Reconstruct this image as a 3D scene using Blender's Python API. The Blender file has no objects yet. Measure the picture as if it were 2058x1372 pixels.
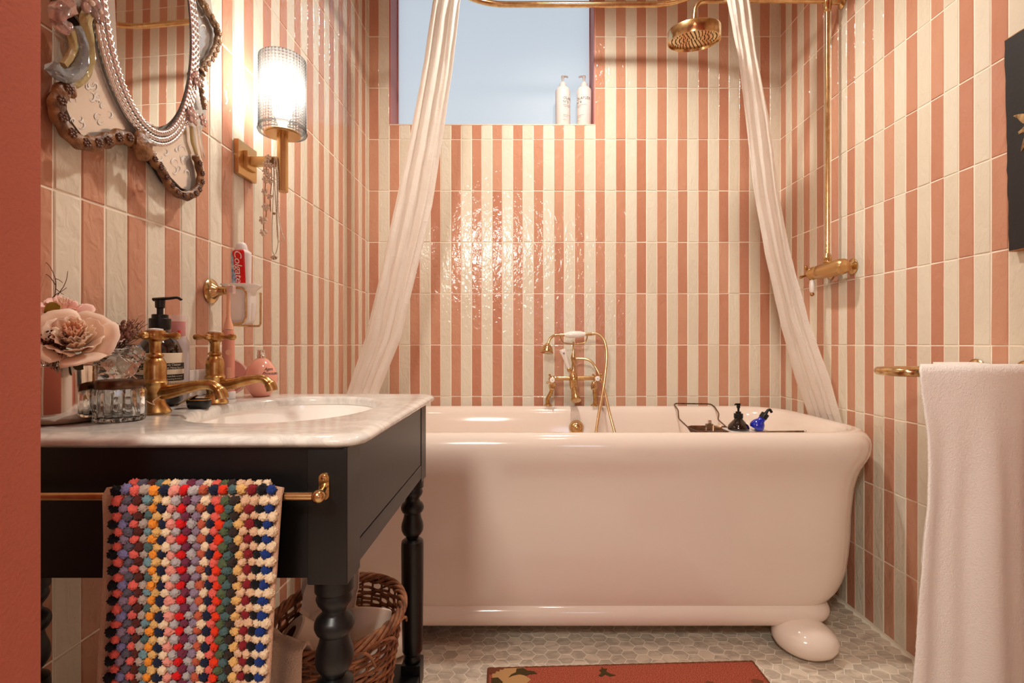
import bpy, math, random
from mathutils import Vector, Matrix, noise
random.seed(7)
R = random.random
PI = math.pi
SC = bpy.context.scene
COL = SC.collection

# ------------------------------------------------------------------ camera, world, lights, exposure
EYE = 1.025
FPX = 1015.0
cam_d = bpy.data.cameras.new('camera')
cam_d.sensor_width = 36
cam_d.lens = FPX / 2058 * 36
cam_d.shift_x = -20 / 2058
cam_d.shift_y = 5.5 / 2058
cam_d.clip_start = 0.02
cam = bpy.data.objects.new('camera', cam_d)
cam.location = (0, 0, EYE)
cam.rotation_euler = (PI / 2, 0, 0)
COL.objects.link(cam)
SC.camera = cam
SC.view_settings.view_transform = 'Standard'
SC.view_settings.look = 'None'
SC.view_settings.gamma = 1
SC.view_settings.use_curve_mapping = False
SC.view_settings.exposure = 0.0
SC.cycles.max_bounces = 10
SC.cycles.diffuse_bounces = 5
SC.cycles.transparent_max_bounces = 12
SC.cycles.caustics_reflective = False
SC.cycles.caustics_refractive = False
SC.cycles.sample_clamp_indirect = 6

world = bpy.data.worlds.new('world')
SC.world = world
world.use_nodes = True
nt = world.node_tree
bg = nt.nodes['Background']
tc = nt.nodes.new('ShaderNodeTexCoord')
sp = nt.nodes.new('ShaderNodeSeparateXYZ')
rp = nt.nodes.new('ShaderNodeValToRGB')
nt.links.new(tc.outputs['Generated'], sp.inputs[0])
nt.links.new(sp.outputs['Z'], rp.inputs[0])
nt.links.new(rp.outputs[0], bg.inputs['Color'])
rp.color_ramp.elements[0].position = 0.0
rp.color_ramp.elements[0].color = (1.0, 1.0, 0.98, 1)
rp.color_ramp.elements[1].position = 0.75
rp.color_ramp.elements[1].color = (0.36, 0.49, 0.66, 1)
bg.inputs['Strength'].default_value = 1.25


def light(kind, name, loc, energy, color, rot=(0, 0, 0), **kw):
    d = bpy.data.lights.new(name, kind)
    d.energy = energy
    d.color = color
    for k, v in kw.items():
        setattr(d, k, v)
    o = bpy.data.objects.new(name, d)
    o.location = loc
    o.rotation_euler = rot
    COL.objects.link(o)
    return o


WARM = (1.0, 0.95, 0.84)
light('SPOT', 'downlight_lamp_front', (0.25, 0.50, 2.80), 42, WARM, shadow_soft_size=0.05,
      spot_size=math.radians(150), spot_blend=1.0)
light('SPOT', 'downlight_lamp_rear', (0.25, 1.72, 2.80), 74, WARM, shadow_soft_size=0.05,
      spot_size=math.radians(165), spot_blend=0.8)
light('AREA', 'hall_lamp', (-0.40, -0.8, 2.10), 31, (1.0, 0.95, 0.84), rot=(math.radians(64), 0, math.radians(-24)), size=0.34)
light('AREA', 'hall_window_light', (0.55, -1.25, 1.35), 2.0, (0.60, 0.74, 1.0), rot=(PI / 2, 0, 0), size=0.35)
light('POINT', 'sconce_lamp', (-0.647, 1.365, 1.70), 11, (1.0, 0.95, 0.86), shadow_soft_size=0.03)

# ------------------------------------------------------------------ materials
MATS = {}


def lin(c):
    return tuple(((v / 12.92) if v <= 0.04045 else ((v + 0.055) / 1.055) ** 2.4) for v in c)


def hexc(r, g, b):
    return lin((r / 255, g / 255, b / 255))


def setin(b, name, v):
    if name in b.inputs:
        b.inputs[name].default_value = v


def mat(name, col, rough=0.5, metal=0.0, spec=0.5, trans=0.0, coat=0.0, sheen=0.0, ior=1.45, emis=None, es=0.0,
        bump=None, var=None, bscale=40.0, bdist=0.002, alpha=1.0, sub=0.0, mottled=None):
    m = bpy.data.materials.new(name)
    m.use_nodes = True
    n = m.node_tree
    b = n.nodes['Principled BSDF']
    b.inputs['Base Color'].default_value = (*col, 1)
    b.inputs['Roughness'].default_value = rough
    b.inputs['Metallic'].default_value = metal
    setin(b, 'Specular IOR Level', spec)
    setin(b, 'Transmission Weight', trans)
    setin(b, 'Coat Weight', coat)
    setin(b, 'Coat Roughness', 0.08)
    setin(b, 'Sheen Weight', sheen)
    setin(b, 'IOR', ior)
    setin(b, 'Alpha', alpha)
    if sub:
        setin(b, 'Subsurface Weight', sub)
        setin(b, 'Subsurface Radius', (0.02, 0.01, 0.006))
    if emis:
        setin(b, 'Emission Color', (*emis, 1))
        setin(b, 'Emission Strength', es)
    if mottled:
        t = n.nodes.new('ShaderNodeTexCoord')
        no = n.nodes.new('ShaderNodeTexNoise')
        no.inputs['Scale'].default_value = mottled[1]
        no.inputs['Detail'].default_value = 4
        rr = n.nodes.new('ShaderNodeValToRGB')
        rr.color_ramp.elements[0].position = 0.35
        rr.color_ramp.elements[1].position = 0.68
        rr.color_ramp.elements[0].color = (*mottled[0], 1)
        rr.color_ramp.elements[1].color = (*col, 1)
        n.links.new(t.outputs['Object'], no.inputs['Vector'])
        n.links.new(no.outputs['Fac'], rr.inputs[0])
        n.links.new(rr.outputs[0], b.inputs['Base Color'])
    if bump:
        t = n.nodes.new('ShaderNodeTexCoord')
        no = n.nodes.new('ShaderNodeTexNoise')
        no.inputs['Scale'].default_value = bscale
        no.inputs['Detail'].default_value = 3
        bu = n.nodes.new('ShaderNodeBump')
        bu.inputs['Strength'].default_value = bump
        bu.inputs['Distance'].default_value = bdist
        n.links.new(t.outputs['Object'], no.inputs['Vector'])
        n.links.new(no.outputs['Fac'], bu.inputs['Height'])
        n.links.new(bu.outputs[0], b.inputs['Normal'])
    MATS[name] = m
    return m


def tile_mat(name, col, dark):
    """hand made glazed tile: uneven glaze, wavy gloss, every tile a little different"""
    m = bpy.data.materials.new(name)
    m.use_nodes = True
    n = m.node_tree
    L = n.links
    b = n.nodes['Principled BSDF']
    b.inputs['Roughness'].default_value = 0.13
    setin(b, 'Specular IOR Level', 0.5)
    geo = n.nodes.new('ShaderNodeNewGeometry')
    oi = n.nodes.new('ShaderNodeObjectInfo')
    add = n.nodes.new('ShaderNodeMath')
    add.operation = 'ADD'
    fr = n.nodes.new('ShaderNodeMath')
    fr.operation = 'FRACT'
    L.new(geo.outputs['Random Per Island'], add.inputs[0])
    L.new(oi.outputs['Random'], add.inputs[1])
    L.new(add.outputs[0], fr.inputs[0])
    mp = n.nodes.new('ShaderNodeMapping')
    mp.inputs['Scale'].default_value = (1, 1, 0.62)
    L.new(geo.outputs['Position'], mp.inputs['Vector'])
    cmb = n.nodes.new('ShaderNodeVectorMath')
    cmb.operation = 'ADD'
    sc = n.nodes.new('ShaderNodeMath')
    sc.operation = 'MULTIPLY'
    sc.inputs[1].default_value = 17.0
    L.new(fr.outputs[0], sc.inputs[0])
    L.new(mp.outputs[0], cmb.inputs[0])
    L.new(sc.outputs[0], cmb.inputs[1])
    no = n.nodes.new('ShaderNodeTexNoise')
    no.inputs['Scale'].default_value = 16
    no.inputs['Detail'].default_value = 3
    L.new(cmb.outputs[0], no.inputs['Vector'])
    mixf = n.nodes.new('ShaderNodeMath')
    mixf.operation = 'MULTIPLY_ADD'
    mixf.inputs[1].default_value = 0.55
    L.new(fr.outputs[0], mixf.inputs[0])
    m2 = n.nodes.new('ShaderNodeMath')
    m2.operation = 'MULTIPLY'
    m2.inputs[1].default_value = 0.40
    L.new(no.outputs['Fac'], m2.inputs[0])
    L.new(m2.outputs[0], mixf.inputs[2])
    rr = n.nodes.new('ShaderNodeValToRGB')
    rr.color_ramp.elements[0].position = 0.15
    rr.color_ramp.elements[1].position = 0.85
    rr.color_ramp.elements[0].color = (*dark, 1)
    rr.color_ramp.elements[1].color = (*col, 1)
    L.new(mixf.outputs[0], rr.inputs[0])
    L.new(rr.outputs[0], b.inputs['Base Color'])
    no2 = n.nodes.new('ShaderNodeTexNoise')
    no2.inputs['Scale'].default_value = 46
    no2.inputs['Detail'].default_value = 2.5
    no2.inputs['Distortion'].default_value = 0.6
    L.new(cmb.outputs[0], no2.inputs['Vector'])
    bu = n.nodes.new('ShaderNodeBump')
    bu.inputs['Strength'].default_value = 0.8
    bu.inputs['Distance'].default_value = 0.0042
    L.new(no2.outputs['Fac'], bu.inputs['Height'])
    no3 = n.nodes.new('ShaderNodeTexNoise')
    no3.inputs['Scale'].default_value = 130
    L.new(geo.outputs['Position'], no3.inputs['Vector'])
    bu2 = n.nodes.new('ShaderNodeBump')
    bu2.inputs['Strength'].default_value = 0.15
    bu2.inputs['Distance'].default_value = 0.0006
    L.new(no3.outputs['Fac'], bu2.inputs['Height'])
    L.new(bu.outputs[0], bu2.inputs['Normal'])
    L.new(bu2.outputs[0], b.inputs['Normal'])
    MATS[name] = m
    return m


def marble_mat(name, base, vein, scale=3.0, per_object=False, rough=0.18, amount=0.55):
    m = bpy.data.materials.new(name)
    m.use_nodes = True
    n = m.node_tree
    L = n.links
    b = n.nodes['Principled BSDF']
    b.inputs['Roughness'].default_value = rough
    geo = n.nodes.new('ShaderNodeNewGeometry')
    src = geo.outputs['Position']
    if per_object:
        oi = n.nodes.new('ShaderNodeObjectInfo')
        ad = n.nodes.new('ShaderNodeMath')
        ad.operation = 'ADD'
        L.new(oi.outputs['Random'], ad.inputs[0])
        L.new(geo.outputs['Random Per Island'], ad.inputs[1])
        mu = n.nodes.new('ShaderNodeMath')
        mu.operation = 'MULTIPLY'
        mu.inputs[1].default_value = 31.0
        L.new(ad.outputs[0], mu.inputs[0])
        va = n.nodes.new('ShaderNodeVectorMath')
        va.operation = 'ADD'
        L.new(src, va.inputs[0])
        L.new(mu.outputs[0], va.inputs[1])
        src = va.outputs[0]
    mp = n.nodes.new('ShaderNodeMapping')
    mp.inputs['Rotation'].default_value = (0.3, 0.2, 0.7)
    mp.inputs['Scale'].default_value = (1, 2.4, 1)
    L.new(src, mp.inputs['Vector'])
    no = n.nodes.new('ShaderNodeTexNoise')
    no.inputs['Scale'].default_value = scale
    no.inputs['Detail'].default_value = 9
    no.inputs['Roughness'].default_value = 0.62
    no.inputs['Distortion'].default_value = 1.25
    L.new(mp.outputs[0], no.inputs['Vector'])
    s1 = n.nodes.new('ShaderNodeMath')
    s1.operation = 'SUBTRACT'
    s1.inputs[1].default_value = 0.5
    L.new(no.outputs['Fac'], s1.inputs[0])
    ab = n.nodes.new('ShaderNodeMath')
    ab.operation = 'ABSOLUTE'
    L.new(s1.outputs[0], ab.inputs[0])
    rr = n.nodes.new('ShaderNodeValToRGB')
    rr.color_ramp.elements[0].position = 0.0
    rr.color_ramp.elements[1].position = 0.09
    mixv = tuple(base[i] * (1 - amount) + vein[i] * amount for i in range(3))
    rr.color_ramp.elements[0].color = (*mixv, 1)
    rr.color_ramp.elements[1].color = (*base, 1)
    L.new(ab.outputs[0], rr.inputs[0])
    no2 = n.nodes.new('ShaderNodeTexNoise')
    no2.inputs['Scale'].default_value = scale * 1.7
    no2.inputs['Detail'].default_value = 4
    L.new(src, no2.inputs['Vector'])
    r2 = n.nodes.new('ShaderNodeValToRGB')
    r2.color_ramp.elements[0].position = 0.35
    r2.color_ramp.elements[1].position = 0.65
    g = tuple(0.80 if per_object else 0.90 for _ in range(3))
    r2.color_ramp.elements[0].color = (*g, 1)
    r2.color_ramp.elements[1].color = (1, 1, 1, 1)
    L.new(no2.outputs['Fac'], r2.inputs[0])
    mx = n.nodes.new('ShaderNodeMix')
    mx.data_type = 'RGBA'
    mx.blend_type = 'MULTIPLY'
    mx.inputs[0].default_value = 1
    L.new(rr.outputs[0], mx.inputs[6])
    L.new(r2.outputs[0], mx.inputs[7])
    L.new(mx.outputs[2], b.inputs['Base Color'])
    MATS[name] = m
    return m


tile_mat('tile_pink', hexc(210, 159, 131), hexc(192, 131, 105))
tile_mat('tile_cream', hexc(233, 226, 209), hexc(223, 212, 192))
mat('grout', hexc(250, 240, 224), 0.85, spec=0.2)
marble_mat('marble_top', hexc(234, 228, 220), hexc(150, 146, 144), 9.0, amount=0.30, rough=0.12)
marble_mat('marble_hex', hexc(238, 223, 204), hexc(130, 118, 108), 5.0, per_object=True, amount=0.42, rough=0.3)
mat('floor_grout', hexc(250, 242, 226), 0.9, spec=0.2)
mat('ceiling_paint', hexc(236, 226, 214), 0.9, spec=0.2)
mat('pink_paint', hexc(180, 98, 79), 0.75, spec=0.3, bump=0.5, bscale=260, bdist=0.001)
mat('reveal_paint', hexc(196, 120, 112), 0.45)
mat('sill_stone', hexc(226, 206, 188), 0.4)
mat('enamel', hexc(239, 224, 212), 0.10, coat=0.4)
mat('ceramic', hexc(250, 244, 238), 0.10, coat=0.3)
mat('black_paint', hexc(13, 12, 13), 0.36, bump=0.15, bscale=90, bdist=0.0006)
mat('brass', (0.74, 0.54, 0.28), 0.20, metal=1, mottled=((0.58, 0.37, 0.17), 60))
mat('aged_brass', (0.64, 0.42, 0.17), 0.30, metal=1, mottled=((0.40, 0.19, 0.06), 70), bump=0.2, bscale=120, bdist=0.0005)
mat('dull_brass', (0.66, 0.44, 0.20), 0.32, metal=1)
mat('hose_brass', (0.74, 0.54, 0.30), 0.28, metal=1, bump=0.2, bscale=200, bdist=0.0005)
mat('bronze', (0.20, 0.11, 0.06), 0.35, metal=1, mottled=((0.09, 0.05, 0.03), 60))
mat('steel', (0.78, 0.74, 0.70), 0.12, metal=1)
mat('mirror_steel', (0.66, 0.62, 0.58), 0.09, metal=1, bump=0.05, bscale=20, bdist=0.001)
mat('silver_rope', (0.80, 0.76, 0.74), 0.22, metal=1)
mat('mirror_glass', (0.93, 0.93, 0.92), 0.015, metal=1)
mat('etched_glass', hexc(226, 220, 212), 0.14, metal=0.55)
mat('frost_line', hexc(238, 234, 228), 0.55)
mat('glass', (0.98, 0.98, 0.97), 0.02, trans=1.0, ior=1.48)
mat('pink_glass', (0.95, 0.62, 0.55), 0.06, trans=0.75, ior=1.5)
mat('blue_glass', (0.62, 0.70, 0.76), 0.06, trans=0.7, ior=1.5)
mat('yellow_glass', (0.85, 0.68, 0.32), 0.10, trans=0.5, ior=1.5, bump=0.6, bscale=160)
mat('carved_wood', hexc(150, 102, 58), 0.42, mottled=(hexc(84, 50, 26), 50), bump=1.0, bscale=150, bdist=0.002)
mat('gilt_wood', hexc(176, 148, 116), 0.36, metal=0.3, mottled=(hexc(96, 70, 50), 60), bump=1.0, bscale=150, bdist=0.002)
mat('rosette_paint', hexc(92, 54, 32), 0.35, coat=0.3)
mat('bead_brown', hexc(190, 152, 108), 0.3, coat=0.4)
mat('black_board', hexc(26, 20, 18), 0.6)
mat('black_plastic', hexc(16, 15, 15), 0.32)
mat('brown_bottle', hexc(24, 12, 8), 0.07, coat=0.8)
mat('blue_bottle', hexc(20, 40, 170), 0.07, coat=0.6)
mat('label_cream', hexc(232, 214, 188), 0.55)
mat('ink', hexc(30, 24, 22), 0.6)
mat('grey_ink', hexc(110, 104, 104), 0.6)
mat('white_plastic', hexc(236, 230, 228), 0.35)
mat('white_label', hexc(246, 240, 236), 0.5)
mat('frosted_plastic', hexc(228, 214, 214), 0.35, trans=0.35)
mat('red_plastic', hexc(225, 40, 30), 0.3)
mat('blue_print', hexc(40, 120, 190), 0.3, mottled=(hexc(200, 225, 240), 90))
mat('red_print', hexc(220, 24, 22), 0.3)
mat('brush_pink', hexc(226, 150, 128), 0.3, coat=0.3)
mat('brush_peach', hexc(240, 178, 144), 0.35)
mat('bristle', hexc(244, 214, 204), 0.6)
mat('perfume_pink', hexc(240, 168, 146), 0.16, coat=0.5)
mat('compact_pink', hexc(224, 160, 148), 0.12, coat=0.5)
mat('compact_cream', hexc(238, 206, 186), 0.2, coat=0.4)
mat('petal', hexc(255, 228, 206), 0.6, sub=0.15, sheen=0.2)
mat('petal_deep', hexc(254, 204, 172), 0.6, sub=0.15)
mat('petal_pale', hexc(250, 208, 196), 0.6, sub=0.1)
mat('leaf_green', hexc(176, 160, 60), 0.6)
mat('leaf_dark', hexc(60, 56, 30), 0.6)
mat('dried_flower', hexc(128, 84, 70), 0.8)
mat('dried_dark', hexc(74, 42, 36), 0.8)
mat('dried_pale', hexc(206, 166, 138), 0.8)
mat('twig', hexc(92, 58, 48), 0.7)
mat('pearl', hexc(236, 218, 200), 0.15, coat=0.6)
mat('old_gold', (0.42, 0.30, 0.18), 0.3, metal=1)
mat('wicker', hexc(176, 118, 80), 0.6, mottled=(hexc(108, 64, 40), 40))
mat('wicker_dark', hexc(120, 76, 50), 0.65)
mat('paper_white', hexc(240, 224, 208), 0.85, spec=0.2)
mat('cardboard', hexc(150, 110, 76), 0.9)
mat('gold_leaf', hexc(196, 162, 110), 0.6, mottled=(hexc(120, 86, 50), 60))
mat('panel_black', hexc(34, 32, 33), 0.55, bump=0.3, bscale=80)
mat('chipped', hexc(170, 120, 80), 0.8)


def cloth_mat(name, col, scale, dist, sheen=0.4, transl=0.0, strength=1.0, lace=False, worldpos=False):
    m = bpy.data.materials.new(name)
    m.use_nodes = True
    n = m.node_tree
    L = n.links
    b = n.nodes['Principled BSDF']
    b.inputs['Base Color'].default_value = (*col, 1)
    b.inputs['Roughness'].default_value = 0.85
    setin(b, 'Specular IOR Level', 0.2)
    setin(b, 'Sheen Weight', sheen)
    t = n.nodes.new('ShaderNodeTexCoord')
    no = n.nodes.new('ShaderNodeTexNoise')
    no.inputs['Scale'].default_value = scale
    no.inputs['Detail'].default_value = 4
    if worldpos:
        t = n.nodes.new('ShaderNodeNewGeometry')
        L.new(t.outputs['Position'], no.inputs['Vector'])
    else:
        L.new(t.outputs['Object'], no.inputs['Vector'])
    bu = n.nodes.new('ShaderNodeBump')
    bu.inputs['Strength'].default_value = strength
    bu.inputs['Distance'].default_value = dist
    L.new(no.outputs['Fac'], bu.inputs['Height'])
    nrm = bu.outputs[0]
    if lace:
        vo = n.nodes.new('ShaderNodeTexVoronoi')
        vo.feature = 'DISTANCE_TO_EDGE'
        vo.inputs['Scale'].default_value = 30
        L.new(t.outputs['Object'], vo.inputs['Vector'])
        r3 = n.nodes.new('ShaderNodeValToRGB')
        r3.color_ramp.elements[0].position = 0.02
        r3.color_ramp.elements[1].position = 0.06
        L.new(vo.outputs['Distance'], r3.inputs[0])
        b3 = n.nodes.new('ShaderNodeBump')
        b3.inputs['Strength'].default_value = 0.35
        b3.inputs['Distance'].default_value = 0.002
        b3.invert = True
        L.new(r3.outputs[0], b3.inputs['Height'])
        L.new(nrm, b3.inputs['Normal'])
        nrm = b3.outputs[0]
    L.new(nrm, b.inputs['Normal'])
    if transl:
        tr = n.nodes.new('ShaderNodeBsdfTranslucent')
        tr.inputs['Color'].default_value = (*col, 1)
        mx = n.nodes.new('ShaderNodeMixShader')
        mx.inputs[0].default_value = transl
        out = n.nodes['Material Output']
        L.new(b.outputs[0], mx.inputs[1])
        L.new(tr.outputs[0], mx.inputs[2])
        L.new(mx.outputs[0], out.inputs['Surface'])
    MATS[name] = m
    return m


cloth_mat('terry_white', hexc(255, 250, 244), 260, 0.0022)
cloth_mat('terry_cloth', hexc(226, 196, 170), 300, 0.004)
cloth_mat('towel_ground', hexc(196, 150, 120), 500, 0.002)
cloth_mat('curtain_cloth', hexc(252, 248, 242), 180, 0.0012, sheen=0.2, transl=0.42, lace=True)


def shade_glass():
    m = bpy.data.materials.new('shade_glass')
    m.use_nodes = True
    n = m.node_tree
    L = n.links
    out = n.nodes['Material Output']
    n.nodes.remove(n.nodes['Principled BSDF'])
    tp = n.nodes.new('ShaderNodeBsdfTransparent')
    lw = n.nodes.new('ShaderNodeLayerWeight')
    lw.inputs['Blend'].default_value = 0.35
    cr = n.nodes.new('ShaderNodeValToRGB')
    cr.color_ramp.elements[0].color = (0.98, 0.97, 0.95, 1)
    cr.color_ramp.elements[1].color = (0.42, 0.42, 0.44, 1)
    cr.color_ramp.elements[0].position = 0.05
    cr.color_ramp.elements[1].position = 0.75
    L.new(lw.outputs['Facing'], cr.inputs[0])
    L.new(cr.outputs[0], tp.inputs['Color'])
    tl = n.nodes.new('ShaderNodeBsdfTranslucent')
    c2 = n.nodes.new('ShaderNodeValToRGB')
    c2.color_ramp.elements[0].color = (0.22, 0.215, 0.205, 1)
    c2.color_ramp.elements[1].color = (0.035, 0.035, 0.037, 1)
    c2.color_ramp.elements[0].position = 0.05
    c2.color_ramp.elements[1].position = 0.6
    L.new(lw.outputs['Facing'], c2.inputs[0])
    L.new(c2.outputs[0], tl.inputs['Color'])
    gl = n.nodes.new('ShaderNodeBsdfGlossy')
    gl.inputs['Roughness'].default_value = 0.10
    a = n.nodes.new('ShaderNodeMixShader')
    a.inputs[0].default_value = 0.40
    L.new(tp.outputs[0], a.inputs[1])
    L.new(tl.outputs[0], a.inputs[2])
    c = n.nodes.new('ShaderNodeMixShader')
    c.inputs[0].default_value = 0.05
    L.new(a.outputs[0], c.inputs[1])
    L.new(gl.outputs[0], c.inputs[2])
    L.new(c.outputs[0], out.inputs['Surface'])
    MATS['shade_glass'] = m


shade_glass()
mat('bulb', (1, 0.95, 0.85), 0.5, emis=(1.0, 0.93, 0.82), es=3)
mat('lamp_lens', (1, 0.95, 0.85), 0.5, emis=(1.0, 0.84, 0.66), es=8)


def frosted_pane():
    m = bpy.data.materials.new('frosted_pane')
    m.use_nodes = True
    n = m.node_tree
    L = n.links
    out = n.nodes['Material Output']
    n.nodes.remove(n.nodes['Principled BSDF'])
    rf = n.nodes.new('ShaderNodeBsdfRefraction')
    rf.inputs['Roughness'].default_value = 0.55
    rf.inputs['IOR'].default_value = 1.05
    tl = n.nodes.new('ShaderNodeBsdfTranslucent')
    tl.inputs['Color'].default_value = (0.9, 0.95, 0.97, 1)
    gl = n.nodes.new('ShaderNodeBsdfGlossy')
    gl.inputs['Roughness'].default_value = 0.5
    a = n.nodes.new('ShaderNodeMixShader')
    a.inputs[0].default_value = 0.30
    L.new(rf.outputs[0], a.inputs[1])
    L.new(tl.outputs[0], a.inputs[2])
    c = n.nodes.new('ShaderNodeMixShader')
    c.inputs[0].default_value = 0.05
    L.new(a.outputs[0], c.inputs[1])
    L.new(gl.outputs[0], c.inputs[2])
    L.new(c.outputs[0], out.inputs['Surface'])
    MATS['frosted_pane'] = m


frosted_pane()


def clear_plastic():
    m = bpy.data.materials.new('clear_plastic')
    m.use_nodes = True
    n = m.node_tree
    out = n.nodes['Material Output']
    b = n.nodes['Principled BSDF']
    b.inputs['Base Color'].default_value = (0.9, 0.82, 0.8, 1)
    b.inputs['Roughness'].default_value = 0.1
    tp = n.nodes.new('ShaderNodeBsdfTransparent')
    mx = n.nodes.new('ShaderNodeMixShader')
    mx.inputs[0].default_value = 0.22
    n.links.new(tp.outputs[0], mx.inputs[1])
    n.links.new(b.outputs[0], mx.inputs[2])
    n.links.new(mx.outputs[0], out.inputs['Surface'])
    MATS['clear_plastic'] = m


clear_plastic()


def rug_mat():
    m = bpy.data.materials.new('rug_weave')
    m.use_nodes = True
    n = m.node_tree
    L = n.links
    b = n.nodes['Principled BSDF']
    b.inputs['Roughness'].default_value = 0.95
    setin(b, 'Specular IOR Level', 0.1)
    t = n.nodes.new('ShaderNodeTexCoord')
    mp = n.nodes.new('ShaderNodeMapping')
    mp.inputs['Scale'].default_value = (260, 420, 1)
    L.new(t.outputs['Object'], mp.inputs[0])
    no = n.nodes.new('ShaderNodeTexNoise')
    no.inputs['Scale'].default_value = 1
    no.inputs['Detail'].default_value = 2
    L.new(mp.outputs[0], no.inputs['Vector'])
    rr = n.nodes.new('ShaderNodeValToRGB')
    rr.color_ramp.elements[0].position = 0.35
    rr.color_ramp.elements[1].position = 0.75
    rr.color_ramp.elements[0].color = (*hexc(138, 54, 40), 1)
    rr.color_ramp.elements[1].color = (*hexc(204, 118, 92), 1)
    L.new(no.outputs['Fac'], rr.inputs[0])
    L.new(rr.outputs[0], b.inputs['Base Color'])
    bu = n.nodes.new('ShaderNodeBump')
    bu.inputs['Distance'].default_value = 0.002
    L.new(no.outputs['Fac'], bu.inputs['Height'])
    L.new(bu.outputs[0], b.inputs['Normal'])
    MATS['rug_weave'] = m


rug_mat()
mat('rug_olive', hexc(78, 62, 38), 0.95, spec=0.1, bump=1, bscale=300)
mat('rug_beige', hexc(190, 146, 98), 0.95, spec=0.1, bump=1, bscale=300)
mat('rug_edge', hexc(120, 70, 50), 0.95, spec=0.1, bump=1, bscale=300)


# ------------------------------------------------------------------ mesh helpers
class M:
    def __init__(s):
        s.v = []
        s.f = []
        s.m = []

    def add(s, vs, fs, mi=0):
        o = len(s.v)
        s.v += [tuple(v) for v in vs]
        s.f += [tuple(i + o for i in f) for f in fs]
        s.m += [mi] * len(fs)
        return s

    def join(s, other, mi=None):
        o = len(s.v)
        s.v += other.v
        s.f += [tuple(i + o for i in f) for f in other.f]
        s.m += other.m if mi is None else [mi] * len(other.f)
        return s

    def xf(s, mt):
        s.v = [tuple(mt @ Vector(v)) for v in s.v]
        return s

    def move(s, x, y, z):
        s.v = [(a + x, b + y, c + z) for a, b, c in s.v]
        return s


def box(x0, y0, z0, x1, y1, z1, bv=0.0):
    m = M()
    if bv <= 0:
        v = [(x0, y0, z0), (x1, y0, z0), (x1, y1, z0), (x0, y1, z0), (x0, y0, z1), (x1, y0, z1), (x1, y1, z1), (x0, y1, z1)]
        return m.add(v, [(0, 3, 2, 1), (4, 5, 6, 7), (0, 1, 5, 4), (1, 2, 6, 5), (2, 3, 7, 6), (3, 0, 4, 7)])
    # chamfered box from stacked rings
    def ring(i, z):
        a, b, c, d = x0 + i, y0 + i, x1 - i, y1 - i
        e = bv * 0.6
        return [(a + e, b, z), (c - e, b, z), (c, b + e, z), (c, d - e, z), (c - e, d, z), (a + e, d, z), (a, d - e, z), (a, b + e, z)]
    rs = [ring(bv, z0), ring(bv * .3, z0 + bv * .3), ring(0, z0 + bv), ring(0, z1 - bv), ring(bv * .3, z1 - bv * .3), ring(bv, z1)]
    for r in rs:
        m.v += r
    for k in range(5):
        for i in range(8):
            j = (i + 1) % 8
            m.f.append((k * 8 + i, k * 8 + j, k * 8 + 8 + j, k * 8 + 8 + i))
    m.f.append(tuple(range(7, -1, -1)))
    m.f.append(tuple(range(40, 48)))
    m.m = [0] * len(m.f)
    return m


def lathe(prof, seg=32, sx=1.0, sy=1.0, cap=True):
    m = M()
    n = len(prof)
    for r, z in prof:
        for i in range(seg):
            a = 2 * PI * i / seg
            m.v.append((r * math.cos(a) * sx, r * math.sin(a) * sy, z))
    for k in range(n - 1):
        for i in range(seg):
            j = (i + 1) % seg
            m.f.append((k * seg + i, k * seg + j, (k + 1) * seg + j, (k + 1) * seg + i))
    if cap:
        m.f.append(tuple(range(seg - 1, -1, -1)))
        m.f.append(tuple(range((n - 1) * seg, n * seg)))
    m.m = [0] * len(m.f)
    return m


def rot_to(d):
    return Vector((0, 0, 1)).rotation_difference(Vector(d).normalized()).to_matrix().to_4x4()


def lathe_at(prof, loc, axis=(0, 0, 1), seg=24, **k):
    return lathe(prof, seg, **k).xf(Matrix.Translation(loc) @ rot_to(axis))


def catmull(pts, n=8, closed=False):
    P = [Vector(p) for p in pts]
    L = len(P)
    out = []
    rng = range(L) if closed else range(L - 1)
    for i in rng:
        if closed:
            a, b, c, d = P[(i - 1) % L], P[i], P[(i + 1) % L], P[(i + 2) % L]
        else:
            a, b, c, d = P[max(i - 1, 0)], P[i], P[i + 1], P[min(i + 2, L - 1)]
        for k in range(n):
            t = k / n
            out.append(0.5 * ((2 * b) + (c - a) * t + (2 * a - 5 * b + 4 * c - d) * t * t + (3 * b - a - 3 * c + d) * t ** 3))
    if not closed:
        out.append(P[-1])
    return out


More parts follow.
